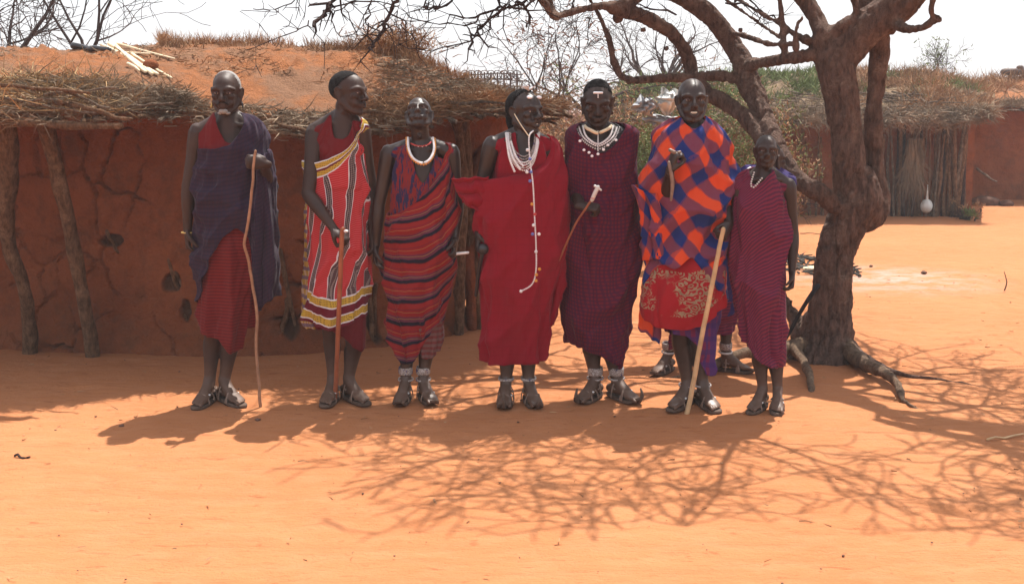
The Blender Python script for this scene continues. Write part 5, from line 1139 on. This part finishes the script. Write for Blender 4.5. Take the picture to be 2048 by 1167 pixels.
cloth('skirt', [loft(Y, [(590, 622, 728), (650, 630, 727), (700, 642, 722)], [(0, 590)], [(180, 655), (110, 656), (80, 668), (50, 690), (20, 702), (0, 700), (320, 660), (270, 650)], ratio=.6, bmax=.125, nv=50, folds=[(.016, 6, .5, 1.2, 1.4, 600, 640, 0, 360)], seed=25)], 'darkred', p2, label='dark red under cloth reaching the knee')
cloth('side_cloth', [loft(Y + .03, [(395, 612, 640), (420, 610, 645), (480, 612, 650), (560, 608, 650), (640, 602, 650), (665, 618, 650)], [(0, 400)], [(180, 645), (90, 655), (0, 640)], ratio=1.0, bmax=.10, nu=70, nv=80, folds=[(.014, 6, .8, .3, 1.5, 400, 420, 0, 360)], seed=27, core=False)], 'yellowcloth', p2, label='yellow and white cloth edge hanging behind the arm')
uvv = lambda u, z, d: (u * .19 + d * 1.2 + .05 * np.sin(z * 6 + 1) + .055 * (z - 1.0), z)
cloth('shuka', [loft(Y, [(232, 706, 724), (245, 690, 730), (265, 664, 733), (290, 640, 732), (312, 612, 732), (325, 604, 731), (345, 604, 731), (400, 612, 734), (460, 616, 740), (520, 613, 741), (580, 606, 736), (640, 598, 727), (660, 598, 726)],
      [(0, 236), (35, 234), (52, 250), (64, 276), (78, 300), (95, 316), (120, 324), (180, 318), (220, 322), (270, 300), (310, 260), (340, 240)], [(180, 628), (150, 634), (110, 648), (85, 654), (60, 644), (30, 634), (0, 630), (270, 640)],
      ratio=.62, bmax=.150, folds=[(.018, 3, -1.2, .9, 1.0, 250, 330, 0, 360), (.018, 7, .1, .3, 1.3, 400, 620, 0, 360)], seed=31, uvf=uvv, hemw=5)], 'vstripe', p2)
staff([(669, 816, -.05), (673, 740, -.12), (677, 640, -.2), (681, 540, -.28), (684, 470, -.31), (686, 458, -.32)], .0125, .012, 'stickred', 'straight reddish brown staff under the hand of the man in the banded shuka', 'walking stick', Y, grp='sticks held by the men', bumps=.04, amp=.002)
mb = MB(); ball(mb, U(692, 462, Y - .325), (.012, .010, .007)); tag(mb.build('white_pebble', M['white']), 'small white piece held in the hand of the man in the banded shuka', 'pebble')

# ---------------------------------------------------------------- man with raised chin, wavy striped shuka
Y = G(835, 797)[1]
sp = dict(Y=Y, neck=(842, 296), hip=(840, 510), sh=((786, 303), (896, 302)), head=(838, 231, -.01, 0, 30, -2, .92), feety=798, curl=.03, skin='skin3', thin=.95, anklets=[(.158, .035, .021, 'bead'), (.108, .039, .006, 'bead')], open=.5,
    arm=[((778, 308), (757, 412), (752, 492), dict(n=(1, 0, 0), side=1, curl=30)), ((902, 306), (915, 410, .02), (910, 480, -.04), dict(n=(-1, 0, 0), side=-1, curl=55))],
    leg=[((812, -8), (816, 670)), ((847, 22), (856, 670))], k=.95)
p3, T, Rm, hk, J = person('man tilting his shaved head back in wavy red and dark striped shuka', sp, GRP)
cap_hair(T(0,0,0), Rm, hk, M['stubble'], p3, lambda d: d[2] * .35 + d[1] * .9 - .05, 'shaved_hair', .0015, .0008, .95)
cloth('under_cloth', [loft(Y, [(278, 808, 874), (286, 804, 880), (300, 794, 896), (340, 784, 908), (400, 784, 908), (440, 786, 908)], [(180, 318), (155, 290), (140, 283), (125, 286), (108, 316), (98, 345), (88, 368), (75, 340), (60, 310), (0, 330), (270, 300), (220, 290)], [(0, 438)], ratio=.62, bmax=.118, nv=60, folds=[(.012, 7, 1.6, .4, 1., 0, 1, 0, 360)], seed=43, noise_amp=.003)], 'streak', p3, label='blue and red streaked cloth crossing the chest')
cloth('skirt', [loft(Y, [(600, 800, 888), (680, 822, 884), (720, 832, 876)], [(0, 600)], [(0, 690), (60, 712), (90, 716), (180, 690), (270, 690)], ratio=.7, bmax=.11, nv=50, nu=90, folds=[(.012, 9, .5, 1.2, 1.4, 600, 640, 0, 360)], seed=45)], 'greyred', p3, label='grey and red striped cloth showing at the knee')
uvw = lambda u, z, d: (u * .19, z + .055 * np.sin(u) - (.055 + .16 * np.clip((z - .75) / .5, 0, 1)) * np.cos(u) + .02 * np.sin(2 * u - .4) - d * .5)
cloth('shuka', [loft(Y, [(280, 864, 884), (286, 852, 900), (300, 838, 908), (325, 812, 914), (350, 792, 916), (400, 782, 917), (450, 769, 916), (520, 762, 914), (600, 768, 898), (650, 772, 882), (700, 786, 866), (730, 798, 852)],
      [(0, 286), (30, 285), (52, 296), (66, 330), (80, 368), (95, 396), (120, 418), (150, 430), (180, 428), (220, 410), (270, 340), (320, 292)], [(180, 692), (150, 712), (120, 726), (90, 722), (65, 695), (45, 655), (25, 640), (0, 640), (270, 690)],
      ratio=.62, bmax=.150, folds=[(.020, 2, -1.9, .9, 1.0, 300, 360, 0, 360), (.014, 5, -2.2, .3, 1.3, 420, 520, 0, 180), (.010, 9, -.6, .3, 1.3, 300, 380, 20, 110)], seed=51, uvf=uvw)], 'wavy', p3)
def arcs(parent, pts, Yn, spec):
    for (offx, offy, r, m, bead) in spec:
        n = len(pts); P = []
        for i, (a, b, c) in enumerate(pts):
            t = i / (n - 1) * 2 - 1; P.append(U(a + offx * t, b + offy * (1 - t * t), Yn + c))
        string_of('necklace', P, r, m, parent, bead)
arcs(p3, [(816, 276, -.02), (817, 296, -.075), (826, 316, -.125), (845, 326, -.145), (860, 318, -.125), (868, 298, -.075), (866, 276, -.02)], Y, [(0, 0, .007, 'white', None), (3, 3, .0065, 'orange', .014)])
arcs(p3, [(822, 287, -.04), (832, 291, -.078), (845, 292, -.085), (856, 289, -.075), (862, 284, -.04)], Y, [(0, 0, .0045, 'redbead', .011), (0, 1.5, .003, 'silver', .021)])
mb = MB(); tube(mb, [U(905, 508, Y - .055), U(936, 505, Y - .075)], [.008, .007], 10); ob = mb.build('beaded_stick', M['white']); tag(ob, 'short white beaded stick in the hand between two men in red', 'beaded stick')

# ---------------------------------------------------------------- man in crimson with long bead string
Y = G(1035, 802)[1]
sp = dict(Y=Y, neck=(1048, 276), hip=(1040, 500), sh=((990, 288), (1098, 294)), head=(1051, 226, -.01, 38, 2, 3, .99), feety=802, curl=.035, skin='skin3', thin=.97, mouth=.8, teeth=True, anklets=[(.125, .039, .009, 'bead')],
    arm=[((984, 292), (958, 392, .02), (957, 466, -.03), dict(n=(1, 0, 0), side=1, curl=66)), ((1100, 304), (1108, 410), (1102, 490), dict(n=(-1, 0, 0), side=-1, curl=30))],
    leg=[((1012, -3), (1016, 690)), ((1057, 14), (1056, 690))])
p4, T, Rm, hk, J = person('smiling man in plain crimson shuka with white necklaces and long bead string', sp, GRP)
cap_hair(T(0,0,0), Rm, hk, M['hair'], p4, lambda d: d[2] * .45 + d[1] * .85 - .10, 'hair', .007, .002, .97, back=.014)
mb = MB(); tube(mb, [T(0, .095, .03), T(0, .115, -.03), T(0, .10, -.09)], np.array([.03, .032, .022]) * hk, 10, 4); mb.build('hair_tail', M['hair'], p4)
for (x, z) in ((-.034, .082), (.030, .085)):
    mb = MB(); ball(mb, T(x, -.072, z - .006), np.array((.017, .008, .010)) * hk, Rm @ rotm(0, 40)); mb.build('head_disc', M['mirror'], p4)
mb = MB()
for k_ in range(26): a = random.random() * 6.28; tube(mb, [T(.0, -.02, .115), T(math.cos(a) * .035, -.02 + math.sin(a) * .035, .135)], [.004, .002], 4)
mb.build('feather_tuft', M['white'], p4)
cloth('under_cloth', [loft(Y, [(262, 1014, 1076), (270, 1012, 1082), (284, 1000, 1098), (310, 990, 1108), (370, 988, 1112)], [(180, 305), (155, 276), (138, 266), (118, 264), (104, 292), (95, 318), (82, 335), (70, 300), (55, 268), (30, 266), (0, 285), (300, 268), (270, 266), (220, 270)], [(0, 380)], ratio=.62, bmax=.12, nv=60, folds=[(.010, 8, .4, .4, 1., 0, 1, 0, 360)], seed=63, noise_amp=.003)], 'crimson', p4, label='crimson under cloth at the chest')
wing = flap([(960, 356, .02), (985, 352, -.05), (960, 420, -.06), (940, 398, .02)], Y, 14, 14, .02, .01, 1.5, 2)
cloth('shuka', [loft(Y, [(262, 1072, 1084), (270, 1062, 1104), (284, 1050, 1118), (305, 1034, 1127), (330, 1005, 1131), (352, 952, 1135), (365, 940, 1137), (400, 944, 1140), (450, 948, 1140), (510, 953, 1135), (560, 957, 1124), (600, 958, 1114), (650, 960, 1102), (700, 962, 1090), (725, 965, 1086)],
      [(0, 272), (35, 268), (55, 276), (66, 300), (78, 330), (92, 344), (115, 352), (140, 358), (180, 362), (220, 350), (270, 300), (320, 276)], [(180, 712), (150, 720), (120, 722), (100, 724), (70, 722), (40, 720), (0, 716), (270, 715)],
      ratio=.62, bmax=.165, folds=[(.018, 2, 2.0, .2, 1.2, 350, 420, 60, 230), (.022, 3, -.9, .9, 1.2, 480, 620, 0, 360), (.012, 6, -.6, .1, 1.4, 400, 640, 0, 360)], seed=71),
      loft(Y + .02, [(500, 1100, 1136), (560, 1095, 1126), (600, 1092, 1118), (655, 1086, 1104)], [(0, 505)], [(0, 648), (90, 650), (180, 640)], ratio=1.5, bmax=.09, nu=60, nv=50, folds=[(.012, 4, .5, .2, 1., 500, 520, 0, 360)], seed=74, core=False),
      flap([(903, 357, -.05), (978, 352, -.09), (962, 424, -.06), (925, 405, -.05)], Y, 34, 30, .03, .026, 2.6, 5, fdir=1)], 'crimson', p4)
arcs(p4, [(1016, 266, -.03), (1019, 290, -.09), (1030, 314, -.14), (1048, 325, -.155), (1064, 314, -.14), (1072, 290, -.09), (1074, 266, -.03)], Y, [(0, 0, .0052, 'white', .009), (-3, -6, .004, 'bead', None), (3, 5, .005, 'white', .010), (5, 11, .004, 'silver', None), (4, 16, .0045, 'white', .010), (-5, -12, .0045, 'bead', .009)])
for (x0, y0, x1, y1) in [(1016, 280, 1040, 338), (1022, 284, 1048, 334), (1013, 276, 1030, 345)]: string_of('necklace', [U(x0, y0, Y - .10), U((x0 + x1) / 2 - 3, (y0 + y1) / 2 + 4, Y - .155), U(x1, y1, Y - .178)], .0065, 'white', p4, .011)
string_of('ear_string', [T(-.080, -.01, -.01), U(1042, 250, Y - .13), U(1058, 273, Y - .17)], .0028, 'polelight', p4)
string_of('bead_string', [U(1066, 262, Y - .12), U(1058, 275, Y - .17), U(1060, 320, Y - .185), U(1066, 370, Y - .19), U(1069, 430, Y - .195), U(1072, 490, Y - .195), U(1072, 540, Y - .19), U(1064, 568, Y - .19), U(1042, 582, Y - .19)], .0045, 'white', p4, .0085)
for (a, b, m) in [(1055, 300, 'white'), (1060, 318, 'bluebead'), (1054, 344, 'white'), (1062, 344, 'bluebead'), (1060, 362, 'bluebead'), (1064, 408, 'orange'), (1070, 428, 'redbead'), (1065, 468, 'bluebead'), (1078, 468, 'white'), (1072, 503, 'white'), (1079, 538, 'orange'), (1073, 549, 'orange'), (1072, 561, 'orange'), (1042, 582, 'white'), (1067, 450, 'white')]:
    mb = MB(); ball(mb, U(a, b, Y - .202), .0085, None, 10, 7); mb.build('bead', M[m], p4)
mb = MB(); ball(mb, U(966, 498, Y - .10), .030, None, 20, 14); tube(mb, [U(966, 498, Y - .10), U(958, 540, Y - .06), U(952, 590, Y - .03)], [.012, .010, .009], 8, 3); tag(mb.build('club', M['black']), 'black round-headed club in the hand of the man in crimson', 'club')

# ---------------------------------------------------------------- man in maroon looking down
Y = G(1205, 798)[1] + .03
sp = dict(Y=Y, neck=(1196, 262), hip=(1200, 500), sh=((1150, 276), (1246, 276)), head=(1195, 206, -.025, -3, -16, 0, 1.02), feety=798, curl=.038, skin='skin', thin=.95, anklets=[(.150, .038, .022, 'bead'), (.110, .043, .006, 'bead')], open=.35,
    arm=[((1150, 284), (1150, 386, .03), (1162, 412, -.19), dict(d=(.7, -.25, -.05), n=(.1, .5, -1), side=1, curl=66, thumb=60)), ((1248, 284), (1256, 390), (1252, 480), dict(n=(-1, 0, 0), side=-1, curl=30))],
    leg=[((1190, -32), (1182, 680)), ((1232, 34), (1222, 690))])
p5, T, Rm, hk, J = person('man looking down in maroon checked shuka with white plate on his forehead', sp, GRP)
cap_hair(T(0,0,0), Rm, hk, M['hair'], p5, lambda d: d[2] * .75 + d[1] * .55 - .18 + (.12 if abs(d[0]) > .6 else 0), 'hair', .0035, .001, .95)
mb = MB(); tube(mb, [T(-.021, -.083, .075), T(.021, -.083, .075)], np.tile([[.0065, .004]], (2, 1)), 4, 1, side=Rm @ np.array((0, 0, 1.))); mb.build('forehead_plate', M['mirror'], p5)
string_of('forehead_beads', [T(0, -.088, .068), T(0, -.092, .050)], .0035, 'white', p5, .007)
# collar of dark beads
cloth('collar', [loft(Y, [(244, 1168, 1226), (252, 1152, 1240), (262, 1140, 1254), (290, 1140, 1256), (312, 1150, 1245)], [(0, 248), (45, 262), (70, 276), (90, 280), (110, 276), (135, 262), (180, 248), (270, 245)], [(0, 262), (45, 286), (70, 306), (90, 314), (110, 306), (135, 286), (180, 262), (270, 256)], ratio=.62, bmax=.128, nv=24, nu=110, seed=82, noise_amp=.002)], 'stubblecloth', p5, label='dark beaded collar under the necklaces')
uv5 = lambda u, z, d: (u * .19 + d, z + .06 * np.sin(u) - d * .3)
cloth('shuka', [loft(Y, [(242, 1170, 1224), (247, 1150, 1250), (254, 1134, 1266), (266, 1126, 1273), (300, 1125, 1277), (350, 1125, 1281), (400, 1126, 1284), (460, 1122, 1286), (520, 1117, 1285), (580, 1119, 1276), (640, 1126, 1263), (690, 1136, 1252), (740, 1172, 1242)],
      [(0, 246), (35, 248), (55, 264), (70, 286), (90, 306), (110, 288), (125, 266), (145, 250), (180, 246), (230, 244), (270, 246), (310, 244)], [(180, 684), (150, 688), (120, 694), (95, 704), (75, 716), (50, 728), (30, 734), (0, 732), (320, 728), (270, 700)],
      ratio=.62, bmax=.160, folds=[(.018, 2, 1.5, 1.1, 1.2, 330, 420, 0, 360), (.018, 5, .5, .3, 1.5, 420, 640, 0, 360), (.012, 3, -2.2, 2.3, 1.1, 280, 360, 30, 170)], seed=91, uvf=uv5)], 'maroon', p5)
arcs(p5, [(1166, 252, -.03), (1170, 268, -.09), (1180, 280, -.13), (1196, 288, -.15), (1212, 280, -.13), (1222, 268, -.09), (1226, 252, -.03)], Y, [(0, 0, .0055, 'white', .010), (9, 4, .005, 'white', .012), (14, 10, .0045, 'silver', .013), (-4, -22, .009, 'polelight', None)])
string_of('pendant', [U(1196, 262, Y - .13), U(1196, 285, Y - .165), U(1196, 302, Y - .178)], .003, 'silver', p5)
for (a, b) in [(1168, 300), (1178, 305), (1196, 308), (1207, 299), (1216, 290), (1184, 312), (1232, 280), (1160, 282)]: mb = MB(); ball(mb, U(a, b, Y - .168 + abs(a - 1196) * .0012), (.008, .004, .007), None, 10, 7); mb.build('sequin', M['mirror'], p5)
ob = staff([(1118, 520, -.16), (1136, 480, -.18), (1152, 446, -.21), (1172, 416, -.24), (1186, 394, -.26)], .0055, .006, 'stickred', 'short brown stick with beaded white handle held by the man in maroon', 'short stick', Y, name='short_stick', bumps=.03, amp=.001, grp='sticks held by the men')
mb = MB(); tube(mb, [U(1184, 400, Y - .255), U(1190, 386, Y - .265), U(1196, 374, Y - .27)], [.010, .011, .010], 10, 3); mb.build('handle', M['silver'], ob)
mb = MB()
for t in (.15, .4, .65): c = U(1184, 400, Y - .256) * (1 - t) + U(1196, 374, Y - .27) * t; ball(mb, c, (.012, .012, .004))
mb.build('bead_band', M['redbead'], ob); mb = MB(); tube(mb, [U(1190, 372, Y - .272), U(1202, 380, Y - .272)], [.007, .005], 8); mb.build('knob', M['silver'], ob)

# ---------------------------------------------------------------- smiling man in the checked blanket
Y = G(1385, 808)[1] + .0
sp = dict(Y=Y, neck=(1384, 258), hip=(1378, 500), sh=((1330, 285), (1438, 285)), head=(1384, 203, -.02, -2, 2, 0, 1.0), feety=808, curl=.0, skin='skin3', thin=.93, mouth=1.4, teeth=True, lobes=False, anklets=[(.105, .044, .006, 'bead')], style=1,
    arm=[((1338, 294), (1334, 395, -.06), (1340, 340, -.22), dict(d=(.2, -.15, .8), n=(.9, .3, 0), side=-1, curl=66, thumb=60)), ((1440, 292), (1452, 400, .0), (1458, 450, -.13), dict(d=(-.35, -.6, -.55), n=(-.8, .35, .1), side=-1, curl=66, thumb=60))],
    leg=[((1374, -35), (1362, 665)), ((1404, 14), (1400, 690))])
p6, T, Rm, hk, J = person('smiling bald man wrapped in orange and blue checked blanket over flowered red cloth', sp, GRP)
cap_hair(T(0,0,0), Rm, hk, M['stubble'], p6, lambda d: d[2] * .35 + d[1] * .9 - .2, 'shaved_hair', .0012, .0006, .93)
cloth('skirt', [loft(Y, [(560, 1300, 1445), (620, 1312, 1442), (680, 1332, 1434), (750, 1352, 1424)], [(0, 560)], [(180, 652), (150, 650), (120, 662), (100, 668), (80, 690), (65, 740), (40, 748), (0, 742), (320, 740), (270, 690)], ratio=.6, bmax=.14, nv=80, folds=[(.022, 8, .2, 1.2, 1.4, 560, 660, 0, 360)], seed=103)], 'violet', p6, label='violet and red checked under cloth')
cloth('flowered_cloth', [loft(Y, [(480, 1308, 1442), (520, 1298, 1446), (560, 1286, 1452), (600, 1280, 1454), (645, 1284, 1446), (665, 1290, 1440)], [(0, 480)], [(180, 632), (150, 642), (110, 650), (90, 652), (60, 640), (30, 612), (0, 600), (270, 630)], ratio=.66, bmax=.195, nv=80, folds=[(.012, 7, .4, 1.2, 1.2, 500, 600, 0, 360)], seed=107)], 'floral', p6, label='red cloth with pale flower print')
uv6 = lambda u, z, d: (u * .20 * .72 + z * .72 + .02 + d * .8, z * .76 - u * .20 * .66 + .05 * np.sin(u * 2) - d * .6)
cloth('blanket', [loft(Y, [(226, 1362, 1402), (234, 1350, 1422), (246, 1334, 1436), (262, 1312, 1450), (290, 1300, 1462), (330, 1290, 1470), (370, 1276, 1473), (400, 1280, 1472), (440, 1286, 1468), (480, 1288, 1460), (530, 1288, 1452), (580, 1294, 1446), (620, 1300, 1440)],
      [(0, 240), (45, 232), (70, 244), (90, 258), (110, 246), (135, 232), (180, 240), (230, 228), (270, 226), (310, 228)], [(180, 590), (150, 540), (125, 520), (105, 530), (88, 505), (70, 545), (50, 566), (20, 590), (0, 600), (270, 600)],
      ratio=.66, bmax=.185, folds=[(.026, 2, 2.0, 1.1, 1.3, 260, 330, 0, 360), (.030, 4, -1.0, .3, 1.6, 330, 460, 30, 200), (.018, 3, -3.0, 2.3, 1.1, 270, 330, 0, 110), (.014, 7, 1., .3, 1.5, 260, 420, 0, 360)], seed=111, uvf=uv6, noise_amp=.010),
      loft(Y - .03, [(368, 1262, 1310), (385, 1270, 1330), (440, 1284, 1345), (500, 1290, 1350), (530, 1292, 1348)], [(180, 370), (90, 384), (0, 390), (270, 372)], [(180, 520), (90, 512), (0, 500), (270, 520)], ratio=1.1, bmax=.16, bmin=.06, nu=70, nv=70, folds=[(.026, 5, .5, .2, 1.3, 370, 400, 0, 360)], seed=114, uvf=uv6, core=False),
      flap([(1280, 590, .04), (1330, 590, .0), (1318, 688, .0), (1276, 655, .04)], Y, 24, 24, .02, .012, 1.6, 9)], 'check', p6, label='orange and blue checked blanket over both shoulders')
mb = MB(); tube(mb, [U(1340, 300, Y - .245), U(1352, 306, Y - .25), U(1360, 304, Y - .25)], [.009, .010, .007], 8, 3); tube(mb, [U(1338, 325, Y - .25), U(1345, 365, Y - .245), U(1342, 400, Y - .235)], [.008, .010, .006], 8, 3); tag(mb.build('fly_whisk', M['leather']), 'small dark whisk with pale tip in the raised hand of the smiling man', 'whisk')
staff([(1370, 845, -.16), (1384, 780, -.17), (1400, 690, -.19), (1418, 600, -.21), (1434, 520, -.22), (1441, 484, -.22), (1447, 458, -.22)], .0135, .011, 'sticklight', 'long pale yellow staff slanting between the smiling man and the boy', 'walking stick', Y, grp='sticks held by the men', bumps=.05, amp=.003)

# ---------------------------------------------------------------- boy in magenta
Y = G(1535, 815)[1]
sp = dict(Y=Y, neck=(1530, 352), hip=(1526, 560), sh=((1482, 370), (1570, 368)), head=(1532, 304, -.01, -6, 5, 2, .86), feety=815, curl=.0, skin='skin', thin=.94, mouth=.9, lobes=False, k=.86, style=1,
    arm=[((1480, 376), (1470, 470, .02), (1474, 540), dict(n=(1, 0, 0), side=1, curl=40)), ((1576, 374), (1586, 470, .02), (1584, 545, -.02), dict(n=(-1, 0, 0), side=-1, curl=42))],
    leg=[((1524, -34), (1520, 700)), ((1554, -14), (1552, 705))])
p7, T, Rm, hk, J = person('shortest boy in magenta shuka with dark stripes, one shoulder bare, beside the tree', sp, GRP)
cap_hair(T(0,0,0), Rm, hk, M['stubble'], p7, lambda d: d[2] * .5 + d[1] * .8 - .1, 'shaved_hair', .0015, .0008, .94)
uv7 = lambda u, z, d: (u * .19, z - .13 * np.sin(u + .5) + .25 * np.clip((z - .75), 0, 1) * (u / 3.14 - .5) - d * .6)
cloth('shuka', [loft(Y, [(334, 1498, 1548), (340, 1486, 1560), (350, 1476, 1560), (370, 1466, 1566), (400, 1458, 1573), (460, 1455, 1579), (540, 1461, 1577), (600, 1468, 1572), (660, 1482, 1567), (700, 1490, 1566), (740, 1500, 1563)],
      [(0, 392), (20, 376), (38, 350), (52, 336), (66, 340), (80, 356), (95, 368), (110, 366), (125, 350), (145, 340), (180, 340), (230, 334), (270, 336), (310, 344), (340, 378)], [(180, 676), (150, 692), (120, 716), (90, 728), (60, 732), (30, 732), (0, 730), (270, 715)],
      ratio=.60, bmax=.135, folds=[(.016, 2, -1.6, .2, 1.2, 370, 430, 0, 360), (.018, 5, -.5, .3, 1.5, 470, 660, 0, 360), (.010, 3, 2.6, 2.3, 1.1, 370, 430, 30, 150)], seed=121, uvf=uv7)], 'magenta', p7)
string_of('necklace', [U(1508, 345, Y - .06), U(1502, 368, Y - .10), U(1508, 374, Y - .11), U(1524, 356, Y - .08)], .005, 'silver', p7, .014)

# ---------------------------------------------------------------- person half hidden behind
Y = G(1400, 742)[1]
sp = dict(Y=Y, neck=(1536, 348), hip=(1478, 520), sh=((1490, 352), (1578, 362)), head=(1544, 320, .0, 120, -5, 4, .9), feety=742, curl=.02, skin='skin2', thin=.96, k=.9, eyes=False, lobes=True, anklets=[(.155, .035, .021, 'bead'), (.118, .039, .006, 'silver')],
    arm=[((1488, 360), (1470, 440), (1460, 500), dict(n=(1, 0, 0), side=1, curl=40)), ((1572, 366), (1556, 450), (1510, 500, -.05), dict(n=(-1, 0, 0), side=-1, curl=40))],
    leg=[((1336, -38), (1390, 640)), ((1450, 66), (1455, 620))])
p8, T, Rm, hk, J = person('person mostly hidden behind the boy and the smiling man, feet wide apart', sp, GRP)
cap_hair(T(0,0,0), Rm, hk, M['hair'], p8, lambda d: d[2] * .6 + d[1] * .7 - .1, 'hair', .005, .002, .96)
cloth('shuka', [loft(Y, [(326, 1500, 1546), (336, 1482, 1566), (352, 1474, 1578), (400, 1460, 1575), (460, 1445, 1560), (520, 1425, 1530), (580, 1405, 1500), (640, 1398, 1478), (660, 1398, 1474)], [(0, 330)], [(0, 640), (90, 650), (180, 625), (270, 640)], ratio=.6, bmax=.14, folds=[(.018, 5, .8, .2, 1.2, 360, 500, 0, 360)], seed=131)], 'blue', p8)
cloth('skirt', [loft(Y, [(600, 1402, 1472), (650, 1345, 1466), (690, 1335, 1464)], [(0, 600)], [(0, 660), (70, 668), (120, 690), (180, 700), (270, 670)], ratio=.5, bmax=.12, nv=40, nu=90, folds=[(.014, 6, .8, .2, 1.2, 600, 640, 0, 360)], seed=133)], 'magenta', p8, label='magenta cloth round the spread legs')
string_of('necklace', [U(1500, 336, Y - .08), U(1490, 344, Y - .12), U(1486, 352, Y - .13)], .009, 'white', p8, .02)

# ---------------------------------------------------------------- thin haze volume added to stand in for lens glare
hm = bpy.data.materials.new('glare_haze'); hm.use_nodes = True; nt = hm.node_tree; nt.nodes.remove(nt.nodes['Principled BSDF'])
pv = nt.nodes.new('ShaderNodeVolumePrincipled'); pv.inputs['Color'].default_value = (.97, .95, .95, 1); pv.inputs['Density'].default_value = .0023
nt.links.new(pv.outputs[0], nt.nodes['Material Output'].inputs['Volume'])
mb = MB(); x0, y0, z0, x1, y1, z1 = -4200, -4200, -1.2, 4200, 4200, 6.2
mb.add([(x0, y0, z0), (x1, y0, z0), (x1, y1, z0), (x0, y1, z0), (x0, y0, z1), (x1, y0, z1), (x1, y1, z1), (x0, y1, z1)], [(0, 3, 2, 1), (4, 5, 6, 7), (0, 1, 5, 4), (1, 2, 6, 5), (2, 3, 7, 6), (3, 0, 4, 7)])
tag(mb.build('haze', hm, None, False), kind='stuff')
